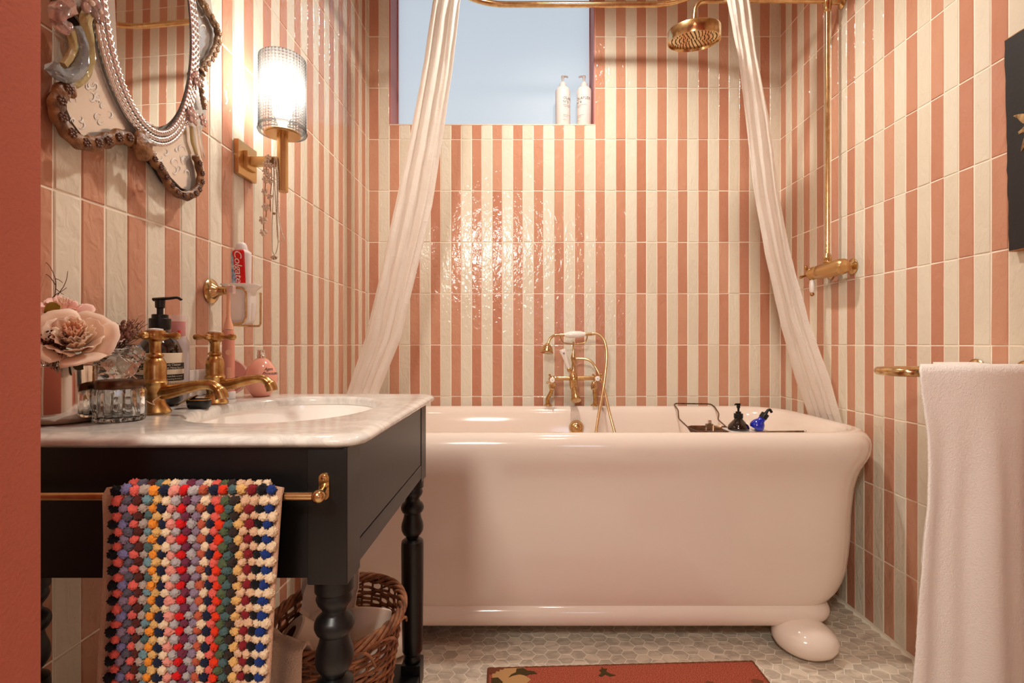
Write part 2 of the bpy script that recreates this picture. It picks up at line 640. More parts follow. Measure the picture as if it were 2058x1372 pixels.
def tube(path, rad, seg=10, closed=False, cap=True, flat=None):
    """rad: number or list/func(t). flat: (axis vector, factor) squashes the section"""
    P = [Vector(p) for p in path]
    n = len(P)
    m = M()
    T = []
    for i in range(n):
        if closed:
            t = P[(i + 1) % n] - P[(i - 1) % n]
        else:
            t = P[min(i + 1, n - 1)] - P[max(i - 1, 0)]
        if t.length < 1e-9:
            t = Vector((0, 0, 1))
        T.append(t.normalized())
    u = T[0].orthogonal().normalized()
    for i in range(n):
        if i:
            u = (T[i - 1].rotation_difference(T[i]) @ u)
        u = (u - T[i] * u.dot(T[i])).normalized()
        w = T[i].cross(u)
        r = rad(i / (n - 1)) if callable(rad) else (rad[i] if isinstance(rad, (list, tuple)) else rad)
        for k in range(seg):
            a = 2 * PI * k / seg
            off = u * math.cos(a) * r + w * math.sin(a) * r
            if flat:
                ax = Vector(flat[0])
                off -= ax * off.dot(ax) * (1 - flat[1])
            m.v.append(tuple(P[i] + off))
    for i in range(n if closed else n - 1):
        j = (i + 1) % n
        for k in range(seg):
            l = (k + 1) % seg
            m.f.append((i * seg + k, i * seg + l, j * seg + l, j * seg + k))
    if cap and not closed:
        m.f.append(tuple(range(seg - 1, -1, -1)))
        m.f.append(tuple(range((n - 1) * seg, n * seg)))
    m.m = [0] * len(m.f)
    return m


def ball(loc, r, seg=16, rings=10, sx=1, sy=1, sz=1):
    pr = [(max(1e-5, r * math.sin(PI * k / rings)), -r * math.cos(PI * k / rings)) for k in range(rings + 1)]
    m = lathe(pr, seg, cap=False)
    m.v = [(x * sx + loc[0], y * sy + loc[1], z * sz + loc[2]) for x, y, z in m.v]
    return m


def grid(fn, nu, nv, thick=None):
    m = M()
    for i in range(nu + 1):
        for j in range(nv + 1):
            m.v.append(tuple(fn(i / nu, j / nv)))
    for i in range(nu):
        for j in range(nv):
            a = i * (nv + 1) + j
            m.f.append((a, a + nv + 1, a + nv + 2, a + 1))
    m.m = [0] * len(m.f)
    return m


def prism(poly, fn, d0, d1):
    """poly: list of 2d points; fn(a,b,d)->3d; extrude d0..d1"""
    n = len(poly)
    m = M()
    for d in (d0, d1):
        for a, b in poly:
            m.v.append(tuple(fn(a, b, d)))
    m.f.append(tuple(range(n - 1, -1, -1)))
    m.f.append(tuple(range(n, 2 * n)))
    for i in range(n):
        j = (i + 1) % n
        m.f.append((i, j, n + j, n + i))
    m.m = [0] * len(m.f)
    return m


import bmesh


def build(name, m, mats, parent=None, smooth=True, angle=38, loc=None, fixn=True):
    me = bpy.data.meshes.new(name)
    v = m.v
    if parent is not None and loc is None:
        px, py, pz = parent.matrix_basis.translation
        rel = wloc(parent)
        v = [(a - rel[0], b - rel[1], c - rel[2]) for a, b, c in v]
    elif loc is not None:
        v = [(a - loc[0], b - loc[1], c - loc[2]) for a, b, c in v]
    me.from_pydata(v, [], m.f)
    if not isinstance(mats, (list, tuple)):
        mats = [mats]
    for k in mats:
        me.materials.append(MATS[k])
    if len(mats) > 1:
        me.polygons.foreach_set('material_index', m.m)
    if fixn:
        bm = bmesh.new()
        bm.from_mesh(me)
        bmesh.ops.recalc_face_normals(bm, faces=bm.faces)
        bm.to_mesh(me)
        bm.free()
    if smooth:
        me.polygons.foreach_set('use_smooth', [True] * len(me.polygons))
        me.set_sharp_from_angle(angle=math.radians(angle))
    me.update()
    o = bpy.data.objects.new(name, me)
    if parent is not None:
        o.parent = parent
        if loc is not None:
            o.location = loc if isinstance(loc, Vector) else Vector(loc)
            o.location = Vector(loc) - wloc(parent)
    elif loc is not None:
        o.location = loc
    COL.objects.link(o)
    return o


WL = {}


def wloc(o):
    l = Vector((0, 0, 0))
    while o is not None:
        l = l + Vector(o.location)
        o = o.parent
    return l


def tag(o, label, cat, group=None):
    o['label'] = label
    o['category'] = cat
    if group:
        o['group'] = group
    return o


def thing(name, label, cat, loc, group=None):
    o = bpy.data.objects.new(name, None)
    o.empty_display_size = 0.05
    o.location = loc
    COL.objects.link(o)
    return tag(o, label, cat, group)


def struct(name, m, mats, **k):
    o = build(name, m, mats, **k)
    o['kind'] = 'structure'
    return o


def text_mesh(body, size, font_shear=0.0, spacing=1.0, extrude=0.0):
    c = bpy.data.curves.new('tmp_text', 'FONT')
    c.body = body
    c.size = size
    c.shear = font_shear
    c.space_character = spacing
    c.resolution_u = 3
    c.align_x = 'LEFT'
    o = bpy.data.objects.new('tmp_text', c)
    COL.objects.link(o)
    dg = bpy.context.evaluated_depsgraph_get()
    dg.update()
    me = bpy.data.meshes.new_from_object(o.evaluated_get(dg))
    m = M()
    m.add([tuple(v.co) for v in me.vertices], [tuple(p.vertices) for p in me.polygons])
    bpy.data.objects.remove(o)
    bpy.data.curves.remove(c)
    bpy.data.meshes.remove(me)
    if m.v:
        x0 = min(v[0] for v in m.v)
        m.v = [(v[0] - x0, v[1], v[2]) for v in m.v]
    return m


def twidth(m):
    return max(v[0] for v in m.v) - min(v[0] for v in m.v) if m.v else 0


def wrap_cyl(m, cx, cy, r, a0, z0, clip=None):
    """text in xy plane -> wrapped on vertical cylinder; a0 = azimuth of x=0; x grows counter clockwise seen from above"""
    m.v = [(cx + r * math.cos(a0 + x / r), cy + r * math.sin(a0 + x / r), z0 + y) for x, y, z in m.v]
    return m


# pixel of the photograph -> point in the room at depth Y / on a side wall plane X
def PX(px, Y):
    return (px - 1049) / FPX * Y


def PZ(py, Y):
    return EYE - (py - 691.5) / FPX * Y


def on_wall(px, py, X):
    Y = X * FPX / (px - 1049)
    return Y, PZ(py, Y)


# ------------------------------------------------------------------ room
XL, XR, YB = -0.7535, 1.2705, 2.483
ZC = 2.92
YD = 0.50          # inner face of the door wall
TP = 0.0506        # tile pitch
RH = 0.2526        # row pitch
Z0 = 0.011
GR = 0.0019        # grout recess
JW = 0.0042        # joint width
WX0, WX1, WZ0, WZ1 = XL + 2 * TP, XL + 22 * TP, 2.105, 2.85

wb = M()
T = 0.14
wb.join(box(XL - T, YB + GR, -0.05, WX0, YB + T, ZC + .05))
wb.join(box(WX1, YB + GR, -0.05, XR + T, YB + T, ZC + .05))
wb.join(box(WX0, YB + GR, -0.05, WX1, YB + T, WZ0))
wb.join(box(WX0, YB + GR, WZ1, WX1, YB + T, ZC + .05))
wall_back = struct('wall_back', wb, 'grout', smooth=False)
wall_left = struct('wall_left', box(XL - T, YD - 0.08, -0.05, XL - GR, YB + GR, ZC + .05), 'grout', smooth=False)
wall_right = struct('wall_right', box(XR + GR, YD - 0.08, -0.05, XR + T, YB + GR, ZC + .05), 'grout', smooth=False)
floor = struct('floor', box(-1.6, -1.6, -0.1, 1.8, YB + T, -GR * 0.6), 'floor_grout', smooth=False)
ceil = struct('ceiling', box(-1.6, -1.6, ZC, 1.8, YB + T, ZC + 0.1), 'ceiling_paint', smooth=False)
# door wall with the opening the camera looks through
dw = M()
DX0, DX1, DZ = -0.4765, 0.62, 2.15
dw.join(box(-1.6, 0.36, 0, DX0, YD, ZC, 0))
dw.join(box(DX1, 0.36, 0, 1.8, YD, ZC, 0))
dw.join(box(DX0, 0.36, DZ, DX1, YD, ZC, 0))
wall_front = struct('wall_front', dw, 'pink_paint', smooth=False)
hw = M()
hw.join(box(-1.7, -1.6, 0, -1.6, 0.36, ZC))
hw.join(box(1.8, -1.6, 0, 1.9, 0.36, ZC))
hw.join(box(-1.7, -1.7, 0, 1.9, -1.6, ZC))
struct('wall_hall', hw, 'ceiling_paint', smooth=False)


# --- tiles
def wall_tile_mesh(w, h, seed):
    rd = random.Random(seed)
    j = lambda: (rd.random() - .5) * 0.0011
    a, b = w / 2, h / 2
    c = 0.0016
    m = M()
    cor = [(-a + j(), -b + j()), (a + j(), -b + j()), (a + j(), b + j()), (-a + j(), b + j())]
    mid = [((cor[i][0] + cor[(i + 1) % 4][0]) / 2 + j() * .6, (cor[i][1] + cor[(i + 1) % 4][1]) / 2) for i in range(4)]
    ring = []
    for i in range(4):
        ring += [cor[i], mid[i]]
    for yy, ins in ((0.005, 0), (0.0012, 0), (0.0, c)):
        for x, z in ring:
            sx = (1 - ins / a)
            sz = (1 - ins / b)
            m.v.append((x * sx, yy, z * sz))
    for k in range(2):
        for i in range(8):
            l = (i + 1) % 8
            m.f.append((k * 8 + i, k * 8 + l, k * 8 + 8 + l, k * 8 + 8 + i))
    m.f.append(tuple(range(16, 24)))
    m.m = [0] * len(m.f)
    return m


TM = {}
TMM = {}
for kind in ('pink', 'cream'):
    for s in range(5):
        w = TP - JW if kind == 'pink' else TP - JW * 0.7
        mm = wall_tile_mesh(w, RH - 0.004, s + (10 if kind == 'pink' else 0))
        TMM[kind, s] = mm
        me = bpy.data.meshes.new('tile')
        me.from_pydata(mm.v, [], mm.f)
        bm = bmesh.new()
        bm.from_mesh(me)
        bmesh.ops.recalc_face_normals(bm, faces=bm.faces)
        bm.to_mesh(me)
        bm.free()
        me.materials.append(MATS['tile_' + kind])
        me.polygons.foreach_set('use_smooth', [True] * len(me.polygons))
        me.set_sharp_from_angle(angle=math.radians(12))
        TM[kind, s] = me


def seen(x, y, z, margin=0):
    if y < 0.05:
        return False, 0
    px = 1049 + x / y * FPX
    py = 691.5 - (z - EYE) / y * FPX
    return (80 - margin < px < 2058 + margin and -margin < py < 1372 + margin), px


def lay_tiles(wall, spots, rotz):
    """spots: (score, x,y,z, kind, zscale)"""
    spots.sort(key=lambda s: -s[0])
    rot = Matrix.Rotation(rotz, 4, 'Z')
    rest = M()
    for i, (sc, x, y, z, kind, zs) in enumerate(spots):
        s = random.randrange(5)
        tx, tz = random.gauss(0, 0.0035), random.gauss(0, 0.010)
        if i < 300:
            o = bpy.data.objects.new('tile', TM[kind, s])
            o.location = (x, y, z)
            o.rotation_euler = (tx, 0, rotz + tz)
            o.scale = (1, 1, zs)
            o.parent = wall
            COL.objects.link(o)
        else:
            mm = M().join(TMM[kind, s], 0 if kind == 'pink' else 1)
            mm.xf(Matrix.Translation((x, y, z)) @ Matrix.Rotation(rotz + tz, 4, 'Z') @ Matrix.Rotation(tx, 4, 'X') @ Matrix.Scale(zs, 4, (0, 0, 1)))
            rest.join(mm)
    if rest.f:
        o = build('tile_field', rest, ['tile_pink', 'tile_cream'], wall, angle=12)
        o['kind'] = 'stuff'


rows = []
k = 0
while Z0 + k * RH < ZC - 0.02:
    rows.append((Z0 + k * RH, min(Z0 + (k + 1) * RH, ZC)))
    k += 1
sp = []
for c in range(40):
    x = XL + (c + .5) * TP
    kind = 'pink' if c % 2 == 0 else 'cream'
    for (a, b) in rows:
        a2, b2 = a, b
        if 2 <= c < 22:
            if a2 >= WZ0 - 0.01 and b2 <= WZ1 + .01:
                continue
            if a2 < WZ0 < b2:
                b2 = WZ0
            elif a2 < WZ1 < b2:
                a2 = WZ1
        if b2 - a2 < 0.015:
            continue
        zc = (a2 + b2) / 2
        ok, px = seen(x, YB, zc, 30)
        hidden = zc < 0.70 or (px < 700 and zc < .9)
        sc = (b2 - a2) if ok and not hidden else 0
        sp.append((sc + R() * .001, x, YB, zc, kind, (b2 - a2 - .004) / (RH - .004)))
lay_tiles(wall_back, sp, 0)
sp = []
for c in range(40):
    y = YB - (c + .5) * TP
    if y < YD + 0.02:
        break
    for (a, b) in rows:
        zc = (a + b) / 2
        ok, px = seen(XL, y, zc, 50)
        sc = 0.0
        if ok and not (zc < .9 and y > 1.2) and not (zc < .9 and y < .6):
            sc = 1 / y ** 3 + 0.01
        sp.append((sc + R() * .001, XL, y, zc, 'cream' if c % 2 == 0 else 'pink', (b - a - .004) / (RH - .004)))
lay_tiles(wall_left, sp, PI / 2)
sp = []
for c in range(40):
    y = YB - (c + .5) * TP
    if y < YD + 0.02:
        break
    for (a, b) in rows:
        zc = (a + b) / 2
        ok, px = seen(XR, y, zc, 60)
        sc = 0.0
        if ok and not (zc < .7 and y > 1.75):
            sc = 1 / y ** 3 + 0.01
        sp.append((sc + R() * .001, XR, y, zc, 'pink' if c % 2 == 0 else 'cream', (b - a - .004) / (RH - .004)))
lay_tiles(wall_right, sp, -PI / 2)

# --- hexagon floor
HF = 0.0466   # flat to flat
HP = 0.0488   # pitch
hr = HF / math.sqrt(3)
hm = M()
for rr_, zz in ((hr, -0.004), (hr, -0.0006), (hr - .0009, 0.0)):
    for i in range(6):
        a = PI / 3 * i
        hm.v.append((rr_ * math.cos(a), rr_ * math.sin(a), zz))
for k in range(2):
    for i in range(6):
        l = (i + 1) % 6
        hm.f.append((k * 6 + i, k * 6 + l, k * 6 + 6 + l, k * 6 + 6 + i))
hm.f.append(tuple(range(12, 18)))
hm.m = [0] * len(hm.f)
hme = bpy.data.meshes.new('tile')
hme.from_pydata(hm.v, [], hm.f)
hme.materials.append(MATS['marble_hex'])
cx_p = HP * math.sqrt(3) / 2
hs = []
ci = 0
x = XL + 0.01
while x < XR - 0.02:
    y = 0.40 + (HP / 2 if ci % 2 else 0)
    while y < YB - 0.02:
        ok, px = seen(x, y, 0, 20)
        s = 0
        if ok and px > 845 and not (y < 1.56 and -0.08 < x < 0.72) and y < 2.1 and px < 1850:
            s = 1 / y
        hs.append((s + R() * .001, x, y))
        y += HP
    x += cx_p
    ci += 1
hs.sort(key=lambda s: -s[0])
rest = M()
for i, (s, x, y) in enumerate(hs):
    zz = random.gauss(0, .00012)
    if i < 300:
        o = bpy.data.objects.new('tile', hme)
        o.location = (x, y, zz)
        o.rotation_euler = (0, 0, random.gauss(0, .012))
        o.parent = floor
        COL.objects.link(o)
    else:
        rest.join(M().join(hm).xf(Matrix.Translation((x, y, zz)) @ Matrix.Rotation(random.gauss(0, .012), 4, 'Z')))
o = build('tile_field', rest, 'marble_hex', floor, smooth=False, fixn=False)
o['kind'] = 'stuff'

# --- window
win = bpy.data.objects.new('window_1', None)
win.location = (WX0, YB, WZ0)
COL.objects.link(win)
win['kind'] = 'structure'
YP = 2.625
rv = M()
e = 0.006
rv.join(box(WX0 - .001, YB + .001, WZ0, WX0 + e, YP + .03, WZ1))
rv.join(box(WX1 - e, YB + .001, WZ0, WX1 + .001, YP + .03, WZ1))
rv.join(box(WX0, YB + .001, WZ1 - e, WX1, YP + .03, WZ1 + .001))
build('reveal', rv, 'reveal_paint', win, smooth=False)
build('sill', box(WX0, YB - .001, WZ0 - .004, WX1, YP + .03, WZ0 + .001), 'sill_stone', win, smooth=False)
build('pane', box(WX0 + e, YP, WZ0, WX1 - e, YP + .004, WZ1 - e), 'frosted_pane', win, smooth=False)
fr = M()
for a in ((WX0 + e, WZ0, WX0 + e + .004, WZ1 - e), (WX1 - e - .004, WZ0, WX1 - e, WZ1 - e), (WX0 + e, WZ1 - e - .012, WX1 - e, WZ1 - e)):
    fr.join(box(a[0], YP - .004, a[1], a[2], YP, a[3]))
build('glazing_bead', fr, 'reveal_paint', win, smooth=False)

# ------------------------------------------------------------------ bathtub
TCX, TCY = 0.248, 2.045


def rrect(a, b, r, n=72):
    """points of a rounded rectangle, matched by index (n multiple of 4)"""
    pts = []
    q = n // 4
    r = min(r, a - 1e-4, b - 1e-4)
    # each quarter: half of straight edges + arc
    for s in range(4):
        for i in range(q):
            t = i / q
            # quarter from mid of side s to mid of side s+1
            if s % 2 == 0:
                h1, h2 = b - r, a - r
            else:
                h1, h2 = a - r, b - r
            # allot 3 straight, arc, straight
            if t < 0.22:
                u = t / 0.22
                p = (1, h1 * u, 0)
                loc = (a if s % 2 == 0 else b, h1 * u)
            elif t < 0.60:
                u = (t - 0.22) / 0.38 * PI / 2
                A = (a if s % 2 == 0 else b)
                B = (b if s % 2 == 0 else a)
                loc = (A - r + r * math.cos(u), B - r + r * math.sin(u))
            else:
                u = (t - 0.60) / 0.40
                A = (a if s % 2 == 0 else b)
                B = (b if s % 2 == 0 else a)
                loc = (h2 * (1 - u), B)
            x, y = loc
            for _ in range(s):
                x, y = -y, x
            pts.append((x, y))
    return pts


def loft(rings, cx, cy, n=72, closed_bottom=True, closed_top=True):
    m = M()
    for (z, a, b, r) in rings:
        for x, y in rrect(a, b, r, n):
            m.v.append((cx + x, cy + y, z))
    k = len(rings)
    for i in range(k - 1):
        for j in range(n):
            l = (j + 1) % n
            m.f.append((i * n + j, i * n + l, (i + 1) * n + l, (i + 1) * n + j))
    if closed_bottom:
        m.f.append(tuple(range(n - 1, -1, -1)))
    if closed_top:
        m.f.append(tuple(range((k - 1) * n, k * n)))
    m.m = [0] * len(m.f)
    return m


tub = thing('bathtub', 'long white roll-top bathtub on bun feet against the striped wall', 'bathtub', (TCX, TCY, 0))
# (z, end half length, front half width, corner radius)
pr = [(0.130, 0.79, 0.33, 0.11), (0.140, 0.82, 0.345, 0.12), (0.155, 0.848, 0.352, .13), (0.18, 0.872, 0.358, .14), (0.21, 0.89, 0.362, 0.15), (0.25, 0.904, 0.3645, .155), (0.30, 0.912, 0.366, 0.16),
      (0.36, 0.917, 0.367, .16), (0.43, 0.919, 0.367, 0.16), (0.48, 0.924, 0.367, .16), (0.53, 0.932, 0.369, 0.165), (0.57, 0.943, 0.374, .17), (0.60, 0.958, 0.381, 0.18), (0.625, 0.973, .3885, .187),
      (0.645, 0.982, 0.395, 0.192), (0.663, 0.9855, 0.3985, .198), (0.68, 0.9865, 0.400, 0.20), (0.697, 0.984, 0.398, .198), (0.713, 0.975, 0.391, 0.195), (0.724, 0.965, .382, .19), (0.7305, 0.951, 0.3695, 0.18),
      (0.731, 0.940, .358, .178), (0.727, 0.926, 0.345, 0.175), (0.718, 0.913, .333, .17), (0.70, 0.902, 0.322, .165), (0.66, 0.888, .312, .16), (0.60, 0.870, 0.300, .155), (0.50, 0.83, 0.286, 0.15), (0.40, 0.77, 0.27, 0.15), (0.31, 0.69, 0.25, .15),
      (0.265, 0.61, 0.22, .14), (0.25, 0.52, .17, .12)]
build('tub_shell', loft(pr, TCX, TCY, 96), 'enamel', tub, angle=60)
pl = []
for k in range(15):
    a = -PI / 2 + PI * k / 14
    rad = 0.046
    pl.append((0.113 + 0.043 * math.sin(a), 0.775 + rad * math.cos(a), 0.319 + rad * math.cos(a), 0.10))
build('plinth', loft(pl, TCX, TCY, 96), 'enamel', tub, angle=60)
for sx in (-1, 1):
    for sy in (-1, 1):
        prof = [(0.012, 0.0), (0.040, 0.003), (0.066, 0.012), (0.085, 0.027), (0.094, 0.045), (0.094, 0.062), (0.085, 0.080), (0.066, 0.096), (0.045, 0.106), (0.01, 0.110)]
        f = lathe(prof, 40, sx=1.06, sy=0.94)
        f.xf(Matrix.Rotation(sx * sy * 0.6, 4, 'Z'))
        f.move(TCX + sx * 0.690, TCY + (-.368 if sy < 0 else .315), 0)
        build('foot', f, 'enamel', tub, angle=60)
# overflow
ox, oy, oz = 0.253, 2.3435, 0.655
oz = PZ(859, 2.34)
oa = (0, -1, 0.09)
build('overflow_cover', lathe_at([(0.034, -0.012), (0.034, 0.004), (0.031, 0.008), (0.026, 0.008), (0.024, 0.005), (0.021, 0.005), (0.020, 0.014), (0.016, 0.017), (0.006, 0.018), (0.004, 0.024), (0.001, 0.025)], (ox, oy, oz), oa, 32), 'brass', tub)

# ------------------------------------------------------------------ vanity unit
ZT = 0.9069
vx1 = -0.2283
vx0 = -0.700
vy0, vy1 = 0.66, 1.2005
pw = 0.0526
van = thing('washstand', 'black painted washstand with turned legs and open bottom shelf', 'washstand', (-0.47, 0.93, 0))
SLB = ZT - 0.017   # slab underside
AB, PB = 0.7195, 0.710
for (px_, py_) in ((vx1 - pw, vy0), (vx0, vy0), (vx1 - pw, vy1 - pw), (vx0, vy1 - pw)):
    m = box(px_, py_, PB, px_ + pw, py_ + pw, SLB, 0.0015)
    build('leg_block', m, 'black_paint', van, angle=30)
    rr_ = 0.0256
    d = lambda t: PB - t * 0.923
    prof = [(rr_, PB + .001), (rr_, d(.018)), (.0215, d(.020)), (.0225, d(.024)), (.0242, d(.030)), (.022, d(.037)), (.0165, d(.045)), (.016, d(.049)), (.0175, d(.053)), (.0235, d(.059)), (.0262, d(.066)), (.0262, d(.072)),
            (.0235, d(.079)), (.0192, d(.083)), (.0190, d(.087)), (.0205, d(.095)), (.0242, d(.107)), (.0254, d(.117)), (.0246, d(.126)), (.0205, d(.135)), (.0150, d(.141)), (.0140, d(.145)), (.0190, d(.148)), (.0245, d(.153)), (.0256, d(.161)),
            (.0256, d(.175)), (.0250, .45), (.0235, .34), (.0232, .315), (.017, .306), (.0195, .300), (.0195, .294), (.017, .290)]
    cx_, cy_ = px_ + pw / 2, py_ + pw / 2
    lg = lathe([(r * 1.0, z) for r, z in prof], 28)
    lg.move(cx_, cy_, 0)
    lg.join(box(cx_ - .022, cy_ - .022, 0.235, cx_ + .022, cy_ + .022, 0.291, .002))
    lg.join(lathe([(.013, .0), (.019, .012), (.022, .05), (.024, .12), (.0235, .17), (.016, .185), (.021, .195), (.021, .215), (.015, .225), (.018, .236)], 24).move(cx_, cy_, 0))
    build('leg', lg, 'black_paint', van, angle=40)
build('end_panel', box(vx0 + pw - .001, vy0 + .0006, AB, vx1 - pw + .001, vy0 + .018, SLB), 'black_paint', van, smooth=False)
build('end_panel', box(vx0 + pw - .001, vy1 - .019, AB, vx1 - pw + .001, vy1 - .002, SLB), 'black_paint', van, smooth=False)
build('back_panel', box(vx0 + .002, vy0 + pw - .001, AB, vx0 + .018, vy1 - pw + .001, SLB), 'black_paint', van, smooth=False)
build('front_panel', box(vx1 - .019, vy0 + pw + .0015, AB + .033, vx1 - .0012, vy1 - pw - .003, SLB), 'black_paint', van, smooth=False)
build('front_rail', box(vx1 - .019, vy0 + pw - .001, AB, vx1 - .0006, vy1 - pw + .001, AB + .031, .001), 'black_paint', van, angle=30)
build('shelf', box(vx0 + .01, vy0 + .012, 0.249, vx1 - .006, vy1 - .004, 0.269, .003), 'black_paint', van, angle=30)

# marble top
sx0, sx1, sy0, sy1 = XL + .0015, -0.2045, 0.649, 1.218
BCX, BCY, BRX, BRY = -0.432, 0.951, 0.148, 0.188
topt = thing('marble_worktop', 'white veined marble worktop with bullnose edge on the black washstand', 'worktop', (-0.47, 0.93, SLB))
N = 120


def slab_ring(ins, z, n=N):
    a, b = (sx1 - sx0) / 2 - ins / 2, (sy1 - sy0) / 2 - ins
    cx_ = (sx0 + sx1) / 2 - ins / 2
    cy_ = (sy0 + sy1) / 2
    r = 0.036 - ins
    out = []
    for i in range(n):
        th = 2 * PI * i / n
        dx, dy = math.cos(th), math.sin(th)
        # ray from basin centre to rounded rect
        t = 1e9
        # intersect with sides
        ex0, ex1, ey0, ey1 = cx_ - a, cx_ + a, cy_ - b, cy_ + b
        if dx > 0:
            t = min(t, (ex1 - BCX) / dx)
        if dx < 0:
            t = min(t, (ex0 - BCX) / dx)
        if dy > 0:
            t = min(t, (ey1 - BCY) / dy)
        if dy < 0:
            t = min(t, (ey0 - BCY) / dy)
        x, y = BCX + dx * t, BCY + dy * t
        out.append([x, y])
    # snap nearest ring points to the corners and round the two room-side corners
    ccs = [(cx_ + a - r, cy_ - b + r, 1, -1), (cx_ + a - r, cy_ + b - r, 1, 1)]
    for p in out:
        for (qx, qy, s1, s2) in ccs:
            ux, uy = (p[0] - qx) * s1, (p[1] - qy) * s2
            if ux > 0 and uy > 0:
                l = math.hypot(ux, uy)
                p[0] = qx + s1 * ux / l * r
                p[1] = qy + s2 * uy / l * r
    for (qx, qy) in ((cx_ - a, cy_ - b), (cx_ - a, cy_ + b)):
        j = min(range(n), key=lambda i: (out[i][0] - qx) ** 2 + (out[i][1] - qy) ** 2)
        out[j] = [qx, qy]
    return [(p[0], p[1], z) for p in out]


def hole_ring(off, z, n=N):
    out = []
    for i in range(n):
        th = 2 * PI * i / n
        c, s = math.cos(th), math.sin(th)
        a, b = BRX + off, BRY + off
        e = 2.25
        t = (abs(c / a) ** e + abs(s / b) ** e) ** (-1 / e)
        out.append((BCX + c * t, BCY + s * t, z))
    return out


sm = M()
rings = []
tt = 0.017
ex = 0.020
rings.append(slab_ring(ex * .55, SLB))
for k in range(1, 10):
    a = -PI / 2 + PI * k / 10
    rings.append(slab_ring(ex * (1 - math.cos(a)), SLB + tt / 2 + tt / 2 * math.sin(a)))
rings.append(slab_ring(ex, ZT))
rings.append(slab_ring(ex + .01, ZT))
for k in range(7):
    a = PI / 2 * k / 6
    rings.append(hole_ring(0.012 * (1 - math.sin(a)), ZT - 0.010 * (1 - math.cos(a))))
rings.append(hole_ring(0, SLB))
for r_ in rings:
    sm.v += r_
nr = len(rings)
for k in range(nr):
    kk = (k + 1) % nr
    for i in range(N):
        j = (i + 1) % N
        sm.f.append((k * N + i, k * N + j, kk * N + j, kk * N + i))
sm.m = [0] * len(sm.f)
build('slab', sm, 'marble_top', topt, angle=50)
build('splashback', box(XL + .0008, sy0 + .006, ZT + .0005, XL + .0155, sy1 - .004, 0.9675, .002), 'marble_top', topt, angle=40)
bowl = M()
br = []
for (off, z) in ((0.020, SLB - .0005), (0.004, SLB - .0006), (0.003, SLB - .008), (-.004, SLB - .04), (-.018, SLB - .08), (-.05, SLB - .115), (-.09, SLB - .128), (-.125, SLB - .132)):
    br.append(hole_ring(off, z))
for r_ in br:
    bowl.v += r_
for k in range(len(br) - 1):
    for i in range(N):
        j = (i + 1) % N
        bowl.f.append((k * N + i, k * N + j, (k + 1) * N + j, (k + 1) * N + i))
bowl.f.append(tuple(range((len(br) - 1) * N, len(br) * N)))
bowl.m = [0] * len(bowl.f)
bs = tag(build('wash_basin', bowl, 'ceramic', angle=60, loc=(BCX, BCY, SLB - .13)), 'white oval undermount wash basin sunk in the marble worktop', 'basin')


# pillar taps
def pillar_tap(x, y, lab):
    z = ZT + .0005
    t = thing('pillar_tap', lab, 'tap', (x, y, z), 'antique brass basin taps')
    base = lathe([(.0235, 0), (.024, .003), (.021, .008), (.016, .016), (.0145, .022), (.0165, .030), (.0185, .040), (.0175, .048), (.0185, .050), (.0188, .053), (.0165, .056), (.0160, .060), (.0165, .078), (.0155, .086), (.0125, .092), (.0095, .095), (.0125, .097), (.0125, .100), (.0085, .103),
                  (.0082, .118), (.0105, .124)], 32)
    base.move(x, y, z)
    build('pillar', base, 'aged_brass', t)
    sp_ = catmull([(x + .006, y, z + .036), (x + .025, y, z + .037), (x + .06, y, z + .045), (x + .085, y, z + .049), (x + .101, y, z + .046), (x + .111, y, z + .035), (x + .114, y, z + .025)], 6)
    n = len(sp_)
    spm = tube(sp_, lambda q: 0.0135 - 0.0050 * min(1, q * 2.2) + (0.002 if q > .75 else 0), 16)
    build('spout', spm, 'aged_brass', t)
    h = lathe([(.010, .122), (.0150, .126), (.0158, .131), (.0158, .137), (.0140, .141)], 24).move(x, y, z)
    build('handle_hub', h, 'aged_brass', t)
    for a in (0.15, PI / 2 + .15, PI + .15, 1.5 * PI + .15):
        dx, dy = math.cos(a), math.sin(a)
        ar = lathe_at([(.0055, .010), (.0038, .018), (.0036, .022), (.0060, .028), (.0066, .033), (.005, .038), (.001, .040)], (x, y, z + .132), (dx, dy, 0), 14)
        build('handle_arm', ar, 'aged_brass', t)
    build('enamel_cap', lathe([(.0118, .1408), (.0115, .1435), (.006, .145), (.001, .1452)], 24).move(x, y, z), 'ceramic', t)


pillar_tap(PX(312, .862), .862, 'antique brass basin tap behind the glass jar, nearer the flowers')
pillar_tap(PX(432, 1.005), 1.005, 'antique brass basin tap in front of the toothbrush')

# end towel rail on the washstand
ry, rz = 0.628, PZ(997, .628)
rl = thing('towel_rail', 'slim brass towel rail screwed to the black washstand end', 'towel rail', (-.45, vy0, rz))
build('rail', tube([(-.66, ry, rz), (PX(636, ry), ry, rz)], .0055, 16), 'brass', rl)
for bx_ in (PX(653, .66), -.672):
    pm = M()
    hw_, hh = .0068, .0175
    poly = []
    for i in range(24):
        a = 2 * PI * i / 24
        poly.append((hw_ * math.cos(a), (hh - hw_ if math.sin(a) > 0 else -(hh - hw_)) + hw_ * math.sin(a)))
    pm.join(prism(poly, lambda a, b, d: (bx_ + a, vy0 - d, rz + .004 + b), 0.0, .0035))
    br_ = build('bracket', pm, 'brass', rl)
    for s in (-1, 1):
        build('screw', lathe_at([(.0038, 0), (.0036, .0012), (.001, .002)], (bx_, vy0 - .0035, rz + .004 + s * .0115), (0, -1, 0), 14), 'brass', rl)
    tx = PX(640, ry) if bx_ > -.5 else -.66
    build('bracket_arm', tube([(bx_, vy0 - .002, rz + .004), (tx, ry + .004, rz)], .0045, 12), 'brass', rl)
    build('finial', ball((tx, ry, rz), .0088, 20, 14), 'brass', rl)

